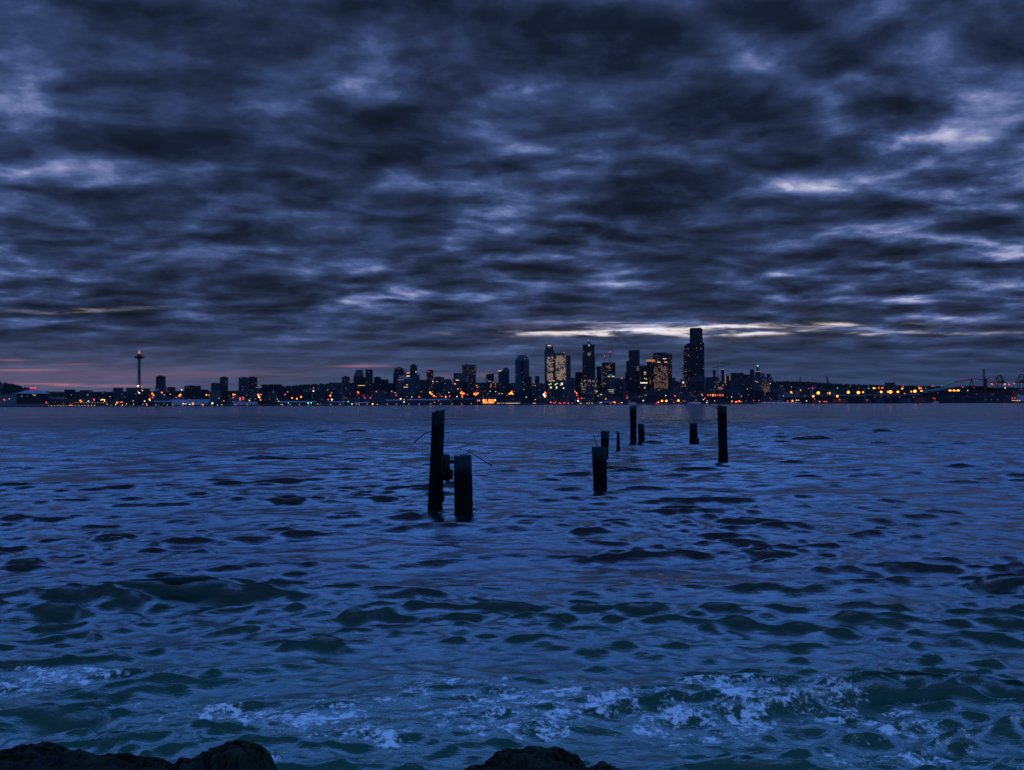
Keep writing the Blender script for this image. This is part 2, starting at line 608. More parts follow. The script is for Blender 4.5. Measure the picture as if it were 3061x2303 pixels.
simple(1117, 1138, 1129, 3700, 'stubby dark tower right of the smooth slim tower', 'dark', cap=(1122, 1132, 1126))
simple(1137, 1160, 1136, 3760, 'flat dark block stepping down from the stubby dark tower', 'black')
simple(1160, 1178, 1147, 3850, 'small teal-grey block before the domed wide tower', 'blue')
t = Tower(1174, 1207, 1115, 3800, 'wide tower with a shallow peaked dome above wider shoulders', 'tower block', mat='dark', turn=0)
t.wall()
t.seg(1177, 1206, 1103, 1115, dk=.9)
MB().lathe([(t.w * .43, t.z(1103)), (t.w * .36, t.z(1101)), (t.w * .2, t.z(1099)), (2, t.z(1096.5))], 0, 0, 20).build('dome', M['roof'], t.root, True)
lm(1190, 'the shallow-domed wide tower')
t = simple(1209, 1227, 1113, 3760, 'block with two bright window bands left of the slim capped tower', 'grey')
t.window(1220, 1115.5, 10, 1.4, 'd'); t.window(1220, 1124.5, 10, 2, 'd')
t = Tower(1185, 1230, 1133, 3450, 'broad pale blue residential block with an arched roof', 'apartment block', 'apartment_building', mat='blue', turn=3)
t.wall()
MB().prism([(-t.w / 2 + 1, -t.d / 2 + 1), (t.w / 2 - 1, -t.d / 2 + 1), (t.w / 2 - 1, t.d / 2 - 1), (-t.w / 2 + 1, t.d / 2 - 1)], t.h + .02, t.z(1123), [(-t.w * .28, -6), (0, -6), (0, 6), (-t.w * .28, 6)]).build('roof', M['roofpale'], t.root)
t.window(1195, 1136, 17, 1, 's')
t.window(1214, 1151, 4, 1.4, 'd'); t.window(1210, 1158, 12, 1.2, 'd')
lm(1207, 'the broad pale blue block')
t = simple(1225, 1246, 1093, 3780, 'slim tower with a small red-tinged cap rising over its neighbours', 'dark', cap=(1231, 1240, 1087.5)); lm(1236, 'the slim capped tower')
t.window(1242, 1112, 1.6, 4, 'd')
simple(1228, 1254, 1121, 3560, 'blue-grey block at the foot of the slim capped tower', 'blue')
simple(1254, 1275, 1137, 3700, 'low dark block between the slim capped tower and the crowned dark tower', 'dark')
t = simple(1274, 1295, 1108, 3720, 'narrow dark tower with a red sign at its top', 'brown', cap=(1280, 1289, 1105)); lm(1285, 'the narrow dark tower with red sign')
t.window(1280, 1111.5, 6, 3, glow('dim_red_sign_glow', (1, .03, .06), .55), 'sign')
simple(1296, 1327, 1129, 3760, 'blue-grey block with rooftop plant left of the arched-roof block', 'blue', cap=(1301, 1317, 1126))
t = Tower(1324, 1351, 1141, 3740, 'short block with a round arched roof', 'building', mat='blue', turn=0)
t.wall()
MB().prism([(math.cos(R(a)) * t.w / 2, 0) for a in range(0, 181, 20)], 0, 1).v
mb = MB(); n_ = 12
pts = [(math.cos(R(180 - a * 180 / n_)) * t.w / 2, t.h + math.sin(R(a * 180 / n_)) * (t.z(1133) - t.h)) for a in range(n_ + 1)]
for (x, z) in pts: mb.v += [(x, -t.d / 2, z), (x, t.d / 2, z)]
for i in range(n_): mb.f.append((2 * i, 2 * i + 2, 2 * i + 3, 2 * i + 1))
mb.f.append(tuple(2 * i for i in range(n_ + 1))); mb.f.append(tuple(2 * i + 1 for i in range(n_, -1, -1)))
mb.build('arched_roof', M['blue'], t.root)
lm(1338, 'the arched-roof block')
t = simple(1354, 1396, 1117, 3620, 'flat-topped blue-grey block left of the big square tower', 'blue'); lm(1370, 'the flat-topped blue-grey block')
t.window(1366, 1137, 10, 1.6, 'd')
t = simple(1380, 1422, 1096, 3780, 'big square tower with dark flat cornice and rows of amber windows', 'brown', turn=4); lm(1402, 'the big square tower')
t.seg(1379.5, 1422.5, 1090.5, 1096, 'cornice', M['roof'], 1.03)
t.seg(1390, 1397, 1088.5, 1090.5, 'roof_plant', M['red_steel'], .3)
simple(1378, 1399, 1141, 3480, 'plain black box of a block before the big square tower', 'black')
t = simple(1453, 1477, 1120, 3800, 'grey block beneath a tower crane left of the dome-topped tower', 'grey', cap=(1462, 1474, 1118))
t.window(1464, 1140.5, 11, 3, 'b')
t = Tower(1490, 1522, 1110, 3700, 'tower with a round domed right half and lower square left half', 'tower block', mat='grey', turn=0)
t.wall()
xx = t.lx(1512.5)
MB().lathe([(t.w * .3, 0), (t.w * .3, t.z(1108)), (t.w * .27, t.z(1103)), (t.w * .18, t.z(1100)), (.5, t.z(1098.5))], xx, -4, 24).build('domed_bay', M['dark'], t.root, True)
t.window(1494, 1109.5, 8, 1.5, 'd')
lm(1508, 'the dome-topped tower')
# chamfered blue tower
t = Tower(1540, 1582, 1076, 3650, 'large blue-grey tower with chamfered crown and a dark central groove', 'tower block', mat='blue', turn=0, depth=44)
t.wall(ch=5)
a0, a1 = t.lx(1551), t.lx(1571.5)
MB().prism(rect(t.w * .95, t.d * .95, 5), t.h + .02, t.z(1068), rect(t.w * .8, t.d * .8, 5)).build('lower_crown', t.mat, t.root)
MB().prism(rect(t.w * .8, t.d * .8, 5), t.z(1068) + .02, t.z(1061), rect(t.w * .5, t.d * .5, 4)).build('upper_crown', t.mat, t.root)
t.seg(1557, 1566, 1081, 1132, 'central_groove', M['black'], .1, yoff=-t.d / 2 - .2)
lm(1561, 'the chamfered blue tower')
simple(1563, 1590, 1127, 3540, 'black-windowed block at the right foot of the chamfered blue tower', 'dark')
simple(1541, 1567, 1131, 3460, 'slate block at the left foot of the chamfered blue tower', 'blue')
simple(1599, 1613, 1125.5, 3900, 'tiny lone tower between the chamfered blue tower and the lit twins', 'grey'); lm(1606, 'the tiny lone tower')
simple(1590, 1628, 1151, 3650, 'low slate block under the tiny lone tower', 'grey')
# crown-lit tower
t = Tower(1628, 1657, 1046, 3950, 'tall slim tower with a glowing ring crown behind the lit twin slabs', 'tower block', mat='blue', turn=0, chamfer=3)
t.wall(ch=5)
t.seg(1631, 1654, 1037, 1046, 'upper_wall', dk=.85, ch=4)
t.seg(1633, 1652.5, 1029.5, 1037, 'crown', M['blue'], .7, ch=4)
t.seg(1634.5, 1651, 1031.5, 1035.5, 'crown_lights', glow('crown_glow', (1, .7, .42), .55), .73, ch=4)
t.mast(1644, 1023, 1029.5, .8, red=False)
lm(1642, 'the ring-crowned tower')
# lit twins
t = Tower(1635, 1692, 1066, 3760, 'pair of joined slabs blazing with rows of lit windows', 'hotel tower', 'hotel_tower', mat='hotel', turn=0, depth=40)
t.seg(1655.5, 1661.5, 1060, 1140, 'dark_slot', M['black'], .8)
MB().box(t.lx(1635.5), t.lx(1655.5), -t.d / 2, t.d / 2, t.z(1137), t.z(1066)).build('left_slab', M['hotel'], t.root)
MB().box(t.lx(1661.5), t.lx(1692), -t.d / 2, t.d / 2, t.z(1137), t.z(1062)).build('right_slab', M['hotel'], t.root)
t.seg(1640, 1687, 1055.5, 1061.9, 'roof_plant', plain('reddish_plant_cladding', (.2, .07, .07), .8), .7)
t.seg(1640, 1656, 1061.8, 1065.9, 'roof_step', M['roof'], .8)
MB().box(-t.w / 2 + 1, t.w / 2 - 1, -t.d / 2 + 1, t.d / 2 - 1, 0, t.z(1137) - .02).build('podium', M['blue'], t.root)
for px, py, w, h in ((1642, 1150, 4, 3), (1647, 1148, 3.5, 4), (1647, 1159, 6, 6), (1661, 1150, 5, 4), (1666, 1147, 5, 3), (1664, 1159, 5, 7), (1680, 1148, 7, 8), (1685, 1161, 5, 4), (1646.5, 1174, 4, 10), (1676, 1152, 3, 3)):
    t.window(px, py, w * .8, h * .8, glow('atrium_glow', (.95, .9, .5), 1.1))
t.window(1650, 1139, 18, 1, 'd')
MB().lathe([(.4, t.z(1055)), (1.5, t.z(1055) + 1), (.4, t.z(1055) + 2.4)], t.lx(1687), 0, 8).build('warning_light', GLOWC['r'], t.root)
lm(1663, 'the blazing twin slabs')
simple(1692, 1706, 1064, 3880, 'thin unlit tower tucked against the right of the lit twin slabs', 'brown')
simple(1694, 1722, 1131, 3680, 'flat slate block right of the lit twin slabs', 'blue')
simple(1720, 1744, 1114, 3900, 'dark irregular tower left of the pyramid-topped tower', 'black', cap=(1727, 1738, 1112))
# pyramid top
t = Tower(1742, 1780, 1066, 3850, 'tall tower with a glass pyramid roof and green-white lamps near the top', 'tower block', mat='dark', turn=0, depth=44)
t.wall(ch=3)
t.seg(1743.5, 1778.5, 1031, 1066, 'upper_wall', dk=.92, ch=2)
hh = t.lx(1771.5)
for sx in (-1, 1):
    t.seg(1761 + sx * 16 - 2.2, 1761 + sx * 16 + 2.2, 1029.3, 1031, 'corner_turret', M['pale'], .12, yoff=-t.d * .36)
MB().prism([(-hh, -hh), (hh, -hh), (hh, hh), (-hh, hh)], t.z(1031) + .02, t.z(1017.5), [(-.4, -.4), (.4, -.4), (.4, .4), (-.4, .4)]).build('pyramid_roof', plain('pyramid_glass', (.08, .16, .18), .35), t.root)
t.window(1762, 1033, 4.5, 4, glow('green_white_glow', (.45, .9, .6), .6))
t.window(1760, 1059, 1.5, 8, glow('tall_slot_glow', (.5, .9, .5), .5)); t.window(1765, 1059, 1.5, 8, glow('tall_slot_glow', (.4, .9, .5), .5))
MB().lathe([(.4, t.z(1017.5)), (1.4, t.z(1017.5) + 1.2), (.4, t.z(1017.5) + 2.5)], 0, 0, 8).build('warning_light', GLOWC['r'], t.root)
lm(1761, 'the pyramid-topped tower')
simple(1738, 1787, 1133, 3520, 'busy mid-rise block at the foot of the pyramid-topped tower', 'busy')
simple(1784, 1799, 1098, 3950, 'narrow round-edged tower right of the pyramid-topped tower', 'dark', cap=(1788, 1796, 1095.5))
t = simple(1801, 1841, 1085, 3760, 'black tower speckled with amber windows and two red-tipped masts', 'dark_lit', turn=0); lm(1820, 'the twin-masted black tower')
t.mast(1825, 1053, 1085, .9); t.mast(1809, 1065, 1085, .5)
t = Tower(1814, 1840, 1128, 3560, 'slate block crowned by a softly lit green dome', 'building', mat='blue', turn=0)
t.wall()
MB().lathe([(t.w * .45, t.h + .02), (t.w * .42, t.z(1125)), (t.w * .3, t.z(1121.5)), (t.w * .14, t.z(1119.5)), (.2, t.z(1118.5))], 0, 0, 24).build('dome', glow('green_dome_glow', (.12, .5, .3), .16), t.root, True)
t.window(1828, 1126.6, 20, 1.1, 'd')
for i in range(4):
    t.window(1828, 1166 + i * 5, 19 - (i % 2) * 6, 1.8, glow('office_band_glow', (1, .7, .4), .5))
lm(1827, 'the green-domed block')
simple(1840, 1872, 1132, 3600, 'long slate block between the green dome and the stepped black tower', 'blue')
simple(1869, 1874, 1115, 3900, 'very thin tower seen left of the stepped black tower', 'dark')
# stepped black tower
t = Tower(1874, 1914, 1079, 3800, 'stepped black tower with a taller right part', 'tower block', mat='dark', turn=0)
t.wall()
t.seg(1881.5, 1914, 1048.5, 1079, 'upper_wall', M['dark'], .9)
t.seg(1885, 1912, 1046.8, 1048.5, 'roof_plant', M['roof'], .6)
for py in (1097, 1102, 1107):
    t.window(1908, py, 6, 1.4, glow('dim_band_glow', (1, .75, .45), .3))
lm(1894, 'the stepped black tower')
t = simple(1914, 1937, 1095, 3760, 'mid-height dark block with a bright white strip of windows', 'black')
t.window(1929, 1114, 6, 4, glow('amber_window_glow', (1, .4, .12), .9)); t.window(1929, 1119.5, 6, 1.5, glow('pale_window_glow', (1, .75, .45), .7))
t.window(1928, 1131.5, 4, 2, glow('yellow_window_glow', (.9, .8, .35), .8)); t.window(1933, 1134, 4, 2.2, glow('yellow_window_glow', (.9, .8, .35), .8))
t.window(1925.5, 1145, 21, 3, glow('strip_glow', (1, .85, .6), 1.2)); t.window(1928, 1160, 5, 3, glow('pale_window_glow', (.9, .8, .7), .6))
lm(1925, 'the block with the white window strip')
t = simple(1935, 1958, 1074, 3850, 'tower with glowing orange bands around its top', 'dark_lit', turn=0)
t.seg(1934, 1958.5, 1076, 1078, 'orange_band', glow('orange_band_glow', (1, .33, .13), .8), 1.05)
t.seg(1934, 1958.5, 1079.5, 1081, 'orange_band', glow('orange_band_glow', (1, .33, .13), .8), 1.05)
lm(1946, 'the orange-banded tower')
t = Tower(1955, 2011, 1059, 3950, 'very wide dark tower standing behind the amber-lit slab', 'tower block', mat='brown', turn=0)
t.wall()
t.seg(1955, 1999.5, 1054.5, 1059, 'upper_wall', M['dark'], .95)
t.window(1989, 1073, 10, 1.4, 'd'); t.window(1972, 1083, 9, 1.5, 'd'); t.window(1992, 1083, 8, 1.4, 'd')
t = simple(1958, 1998, 1094, 3680, 'broad slab densely speckled with amber windows', 'amber', turn=0)
lm(1978, 'the amber-lit slab')
simple(1999, 2021, 1131, 3800, 'short slate block right of the amber-lit slab', 'grey')
# rounded tower
t = Tower(2045, 2070, 1044, 3950, 'lit tower with a curved quarter-round roof beside the tallest tower', 'tower block', mat='dark_lit', turn=0)
t.wall()
mb = MB(); n_ = 8
pts = [(t.lx(2070) - math.cos(R(a * 90 / n_)) * (t.w), t.h + math.sin(R(a * 90 / n_)) * (t.z(1025) - t.h)) for a in range(n_ + 1)]
pts.append((t.lx(2070), t.h))
for (x, z) in pts: mb.v += [(x, -t.d / 2, z + .02), (x, t.d / 2, z + .02)]
for i in range(n_ + 1): mb.f.append((2 * i, 2 * i + 2, 2 * i + 3, 2 * i + 1))
mb.f.append(tuple(2 * i for i in range(n_ + 2))); mb.f.append(tuple(2 * i + 1 for i in range(n_ + 1, -1, -1)))
mb.build('curved_roof', M['dark_lit'], t.root)
lm(2055, 'the curved-roof tower')
# tallest
t = Tower(2065.5, 2108, 1024, 3700, 'tallest tower of the skyline, black with stepped chamfered sides', 'skyscraper', 'skyscraper', mat='black', turn=0, depth=46)
t.wall(ch=4)
t.seg(2065.5, 2103.5, 983, 1024, 'upper_wall', M['dark'], .9, ch=3)
t.seg(2067, 2100, 980, 983, 'roof_plant', M['roof'], .7)
lm(2087, 'the tallest black tower')
t = Tower(2072, 2102, 1127, 3500, 'slate block with a slanting roof at the foot of the tallest tower', 'building', mat='blue', turn=0)
t.wall()
mb = MB(); w2, d2, h2 = t.w / 2, t.d / 2, t.h + .02
mb.v = [(-w2, -d2, h2), (w2, -d2, h2), (w2, d2, h2), (-w2, d2, h2), (w2, -d2, t.z(1122)), (w2, d2, t.z(1122))]
mb.f = [(0, 1, 4), (1, 2, 5, 4), (2, 3, 5), (0, 4, 5, 3), (3, 2, 1, 0)]
mb.build('slanted_roof', M['blue'], t.root)
simple(2035, 2059, 1133, 3560, 'busy lit block left of the foot of the tallest tower', 'busy')
simple(2058, 2112, 1140, 3450, 'wide dark block under the slant-roofed block', 'dark')
simple(2108, 2152, 1129, 3900, 'flat pale slate block behind the two flared stacks', 'blue')
for i, (a, b, yt, lab) in enumerate(((2131, 2141, 1108, 'left flared-top round stack tower, unlit'), (2156, 2166, 1105.5, 'right flared-top round stack tower with a lit amber cap'))):
    t = Tower(a, b, yt, 3700, lab, 'tower block', 'round_tower', mat='dark', turn=0, depth=12)
    ww = t.w / 2
    MB().lathe([(ww * .75, 0), (ww * .75, t.z(yt + 12)), (ww * 1.0, t.z(yt + 3)), (ww * 1.0, t.z(yt))], 0, 0, 16).build('wall', M['black'], t.root)
    MB().lathe([(ww * .9, t.z(yt) + .02), (ww * .9, t.z(yt) + 1.6)], 0, 0, 16).build('cap', glow('amber_cap_glow', (1, .5, .3), .35) if i else M['roof'], t.root)
    lm(b - 5, 'the unlit flared stack' if i == 0 else 'the lit flared stack')
t = simple(2160, 2190, 1125, 3800, 'block with two vertical amber light strips on its face', 'grey')
t.seg(2171, 2173.2, 1124, 1146, 'light_strip', glow('amber_strip_glow', (1, .5, .22), .45), .05, yoff=-t.d / 2 - .3)
t.seg(2185.5, 2187.5, 1125, 1138, 'light_strip', glow('amber_strip_glow', (1, .5, .22), .35), .05, yoff=-t.d / 2 - .3)
t = simple(2134, 2166, 1141, 3560, 'wide block with rows of warm windows below the flared stacks', 'busy'); lm(2150, 'the warm-windowed wide block')
simple(2188, 2225, 1116, 3850, 'broad unlit block with stepped roofline left of the green-tipped tower', 'black', cap=(2194, 2206, 1114))
simple(2190, 2262, 1130, 3600, 'long unlit slate block below the stepped roofline', 'grey')
simple(2224, 2244, 1121, 3900, 'low rounded dark block behind the green-tipped tower group', 'black')
simple(2243, 2256, 1107, 3850, 'short square tower left of the green-tipped pyramid tower', 'dark', cap=(2246, 2253, 1105))
# old pyramid tower with green light
t = Tower(2258.5, 2275.5, 1112, 3750, 'old white tower with a steep pyramid roof and a green light at the tip', 'tower block', mat='grey', turn=0)
t.wall()
hh = t.lx(2273)
t.seg(2258, 2276, 1109.6, 1111.9, 'lit_cornice', glow('cornice_glow', (1, .75, .4), .18), 1.04)
MB().prism([(-hh, -hh), (hh, -hh), (hh, hh), (-hh, hh)], t.z(1109.6) + .02, t.z(1096), [(-.8, -.8), (.8, -.8), (.8, .8), (-.8, .8)]).build('pyramid_roof', M['roof'], t.root)
MB().lathe([(.6, t.z(1096)), (2.5, t.z(1095)), (2.6, t.z(1093)), (.6, t.z(1092))], 0, 0, 10).build('green_lamp', glow('green_tip_glow', (.1, 1, .6), 1.3), t.root)
lm(2266, 'the green-tipped pyramid tower')
simple(2256, 2306, 1129, 3650, 'broad pale block with scattered lights under the green-tipped tower', 'pale', cap=(2281, 2290, 1116))
simple(2293, 2305, 1119, 3800, 'square stub tower right of the green-tipped tower', 'grey')
simple(2303, 2311, 1131, 3750, 'thin end block where the skyline meets the wooded hill', 'grey'); lm(2307, 'the thin end block')
t = simple(2281, 2303, 1145, 3560, 'block with bright amber stacked window rows near the wooded hill', 'amber')
simple(2313, 2349, 1163, 3560, 'pale plain block alone below the wooded hill', 'pale'); lm(2331, 'the pale plain block')
simple(2393, 2425, 1157, 3900, 'low pale block on the slope above the port lamps', 'grey'); lm(2409, 'the low pale slope block')
simple(2650, 2680, 1145, 4700, 'boxy hospital-like block on the wooded ridge', 'grey'); lm(2665, 'the boxy ridge block')
simple(1900, 1956, 1180, 3330, 'long lit waterfront block before the amber-lit slab', 'busy')
simple(1934, 1957, 1169, 3420, 'small block with a bright pale blue roof', 'blue')
simple(1655, 1690, 1166, 3500, 'slate waterfront block in front of the lit twin slabs', 'blue')

# --- low infill blocks, in two rows
def infill(x_from, x_to, ys, wid, Y, mats, rowname):
    x = x_from
    out = []
    while x < x_to:
        w = random.uniform(*wid)
        yt = random.uniform(*ys) - (x - CX) * .0039
        out.append((x, x + w, yt, Y + random.uniform(-40, 40), random.choice(mats)))
        x += w + (random.uniform(0, 8) if random.random() < .6 else -2)
    return [(o, rowname) for o in out]


rows = infill(130, 2320, (1184, 1194), (22, 46), 3260, ['black', 'dark', 'blue', 'grey', 'dark', 'blue'], 'low waterfront')
rows += infill(770, 2300, (1164, 1179), (20, 42), 3410, ['dark', 'grey', 'black', 'dark', 'brown', 'blue'], 'middle-row')
rows += infill(1000, 1900, (1152, 1166), (20, 40), 3860, ['grey', 'dark', 'blue', 'black'], 'back-row')


def nearest(px):
    return min(LAND, key=lambda q: abs(q[0] - px))


ORD = ['first', 'second', 'third', 'fourth', 'fifth', 'sixth', 'seventh', 'eighth', 'ninth', 'tenth', 'eleventh', 'twelfth', 'thirteenth', 'fourteenth']
NUM = ['zero', 'one', 'two', 'three', 'four', 'five', 'six', 'seven', 'eight', 'nine', 'ten', 'eleven', 'twelve', 'thirteen', 'fourteen', 'fifteen']


def ranked(items, keyf, textf):
    """items sorted by x within equal keys get unique wording"""
    groups = {}
    for it in items:
        groups.setdefault(keyf(it), []).append(it)
    res = {}
    for k_, g in groups.items():
        g.sort(key=lambda q: q[0] if not isinstance(q[0], tuple) else q[0][0])
        for i, it in enumerate(g):
            if len(g) == 1:
                res[id(it)] = textf(it, k_, None)
            else:
                pos = 'leftmost' if i == 0 else ('rightmost' if i == len(g) - 1 else ORD[i] + ' from left')
                if len(g) == 2:
                    pos = 'left one' if i == 0 else 'right one'
                res[id(it)] = textf(it, k_, pos + ' of ' + NUM[len(g)])
    return res


TONE = {'black': 'unlit black', 'dark': 'dark glassy', 'blue': 'slate blue', 'grey': 'dull grey', 'brown': 'brownish'}
lab = ranked(rows, lambda it: (it[1], TONE[it[0][4]], nearest((it[0][0] + it[0][1]) / 2)[1]),
             lambda it, k_, pos: (f'{k_[1]} {k_[0]} block below {k_[2]}' if not pos else f'{pos} {k_[1]} {k_[0]} blocks below {k_[2]}'))
for it in rows:
    (a, b, yt, Y, mt), rn = it
    t = Tower(a, b, yt, Y, lab[id(it)], mat=mt, group=f'{rn} infill blocks')
    t.wall()
    if random.random() < .7:
        m_ = random.uniform(.2, .8)
        c0 = a + (b - a) * m_ * .5
        t.seg(c0, c0 + (b - a) * .35, yt - random.uniform(1, 2.5), yt, 'roof_plant', M['roof'], .4)

# --- waterfront sheds on piers
SHEDS = [
    (452, 505, 1199, 'roofpale', 'short pale-roofed pier shed at the left end of the long blue terminal'),
    (506, 616, 1195, 'roofpale', 'very long pale blue-roofed cruise terminal on its pier'),
    (617, 640, 1200, 'roof', 'small dark shed at the right end of the long blue terminal'),
    (690, 724, 1198, 'roof', 'dark pier shed left of the bright blue-walled shed'),
    (726, 761, 1202, 'roofpale', 'bright blue-walled pier shed'),
    (830, 938, 1200, 'roofpale', 'long low pier shed lined with green-white lamps'),
    (980, 1026, 1200, 'roofpale', 'pale-fronted pier shed with orange-lit doors'),
    (1055, 1098, 1202.5, 'roofpale', 'thin pale-roofed pier shed below the sloping-shouldered tower'),
    (1150, 1195, 1195, 'roofpale', 'slate pier shed with a row of windows, left of the dark gap'),
    (1215, 1275, 1194, 'roofpale', 'wide bluish pier shed right of the dark gap'),
    (1280, 1340, 1193, 'roofpale', 'wide bluish pier shed left of a darker one'),
    (1345, 1412, 1192, 'roof', 'darker wide pier shed left of the pink-lit kiosk'),
    (1790, 1834, 1201, 'roofpale', 'pale low pier shed right under the twin-masted black tower'),
]
for (a, b, yt, rm, lb) in SHEDS:
    t = Tower(a, b, yt + 2.5 - 0, 3125, lb, 'pier shed', 'pier_shed', mat='blue' if rm == 'roofpale' else 'dark', turn=0, depth=60)
    t.wall(mat=M['white'] if 'bright blue' in lb or 'very long' in lb else None)
    MB().gable(-t.w / 2 - 1, t.w / 2 + 1, -t.d / 2 - 1, t.d / 2 + 1, t.h + .02, t.z(yt)).build('roof', M[rm], t.root)
    nd = max(2, int((b - a) / 9))
    for i in range(nd):
        x = -t.w / 2 + (i + .5) * t.w / nd
        MB().box(x - 1.6, x + 1.6, -t.d / 2 - .3, -t.d / 2 + .1, 1, 4.2).build('door', M['steel'] if i % 3 else GLOWC['s'], t.root)
    # piles and deck edge under it
    MB().box(-t.w / 2 - 3, t.w / 2 + 3, -t.d / 2 - 8, t.d / 2, -1.2, -.2).build('deck', M['concrete'], t.root)

for i, (a, b, yt) in enumerate(((2352, 2424, 1188), (2430, 2505, 1184), (2512, 2590, 1185), (2598, 2668, 1183), (2676, 2760, 1182))):
    nm_ = ['leftmost', 'second from left', 'middle', 'second from right', 'rightmost'][i]
    t = Tower(a, b, yt, 3330, f'long black port warehouse, {nm_} of the five below the golden floodlights', 'warehouse', 'port_warehouse', mat='black', turn=0, depth=50, group='port warehouses')
    BLD.pop()
    t.wall()
    MB().gable(-t.w / 2 - 1, t.w / 2 + 1, -t.d / 2 - 1, t.d / 2 + 1, t.h + .02, t.h + 3).build('roof', M['black'], t.root)
# bright orange glazed pier building
t = Tower(1441, 1483, 1192, 3120, 'glazed pier restaurant glowing bright orange at the water edge', 'restaurant', 'pier_restaurant', mat='black', turn=0, depth=40)
t.wall()
og = glow('orange_glass_glow', (1, .2, .025), 2.4)
og2 = glow('orange_glass_glow_pale', (1, .34, .08), 3.6)
for i in range(9):
    for j in range(2):
        if (i, j) in ((3, 0), (8, 1)):
            continue
        t.window(1444.5 + i * 4.4, 1197 + j * 6.5, 3.3, 5.2 - .8 * (i % 2), og if (i * 3 + j) % 4 else og2)
MB().gable(-t.w / 2 - 1, t.w / 2 + 1, -t.d / 2 - 1, t.d / 2 + 1, t.h + .02, t.h + 2).build('roof', M['roof'], t.root)
lm(1462, 'the orange glazed pier restaurant')
t = Tower(1425, 1436, 1194, 3120, 'small kiosk with two pink lights left of the orange restaurant', 'kiosk', 'pier_kiosk', mat='dark', turn=0, depth=20)
t.wall()
for px in (1427.5, 1433):
    t.window(px, 1198, 2.6, 4, glow('pink_glow', (1, .25, .25), 1.5))
MB().gable(-t.w / 2 - 1, t.w / 2 + 1, -11, 11, t.h + .02, t.h + 2).build('roof', M['roof'], t.root)
t = Tower(1484, 1556, 1203, 3115, 'long low pier gallery with a white line of lights', 'pier gallery', 'pier_gallery', mat='dark', turn=0, depth=20)
t.wall()
for i in range(12):
    t.window(1488 + i * 5.9, 1206, 5.2 if i in (0, 5, 6, 7, 8, 9, 10) else 2.2, 1.5, glow('gallery_glow', (1, .68, .4), .9))
MB().gable(-t.w / 2 - 1, t.w / 2 + 1, -11, 11, t.h + .02, t.h + 1.6).build('roof', M['roof'], t.root)
# seven tall orange windows
t = Tower(2115, 2170, 1177, 3240, 'dark quayside hall with a row of tall orange windows', 'hall', 'quayside_hall', mat='black', turn=0, depth=40)
t.wall()
for px, w, g in ((2120, 4, 'o'), (2127.5, 4, 'o'), (2135, 6, 'O'), (2142, 4.5, 'o'), (2149, 3, 'o'), (2156, 5, 'o'), (2164, 4.5, 'o')):
    t.window(px, 1182, w * .8, 6 if w > 3 else 4.5, glow('hall_window_glow', (1, .2, .05), 2.0 if g == 'O' else 1.0))
t.window(2120, 1188.5, 4, 4, glow('hall_window_glow', (1, .12, .05), .7))
lm(2142, 'the quayside hall with orange windows')

# --- boats
def ferry(px0, px1, Y, label, hp=8, name='ferry', cat='ferry'):
    a = at(px0, 1207, Y).x
    b = at(px1, 1207, Y).x
    L = b - a
    r = empty(name, ((a + b) / 2, Y, 0))
    tag(r, label, cat)
    k = Y / F
    h = hp * k
    MB().prism([(-L / 2, 0), (-L * .42, -7), (L * .42, -7), (L / 2, 0), (L * .42, 7), (-L * .42, 7)], -1, h * .35).build('hull', M['white'], r)
    MB().box(-L * .4, L * .4, -6, 6, h * .35 + .02, h * .62).build('car_deck', M['white'], r)
    MB().box(-L * .34, L * .34, -5.4, 5.4, h * .62 + .02, h * .84).build('cabin', M['pale'], r)
    MB().box(-L * .06, L * .04, -3, 3, h * .84 + .02, h * 1.05).build('wheelhouse', M['white'], r)
    MB().lathe([(1.4, h * .84 + .03), (1.2, h * 1.2)], L * .16, 0, 10).build('funnel', M['steel'], r)
    for i in range(8):
        x = -L * .36 + i * L * .1
        MB().box(x, x + L * .04, -6.2, -6.0 + .05, h * .42, h * .54).build('lit_window', GLOWC['s'], r)
    return r


ferry(1877, 1903, 3000, 'white ferry at the water edge below the stepped black tower')
ferry(2054, 2098, 3030, 'long pale ferry moored below the tallest black tower', 9)
ferry(2264, 2396, 3060, 'very long pale vessel with lit stern right of the green-tipped tower', 9)
ferry(2788, 2808, 3030, 'small pale boat at the left end of the black container ship', 7, 'workboat', 'boat')

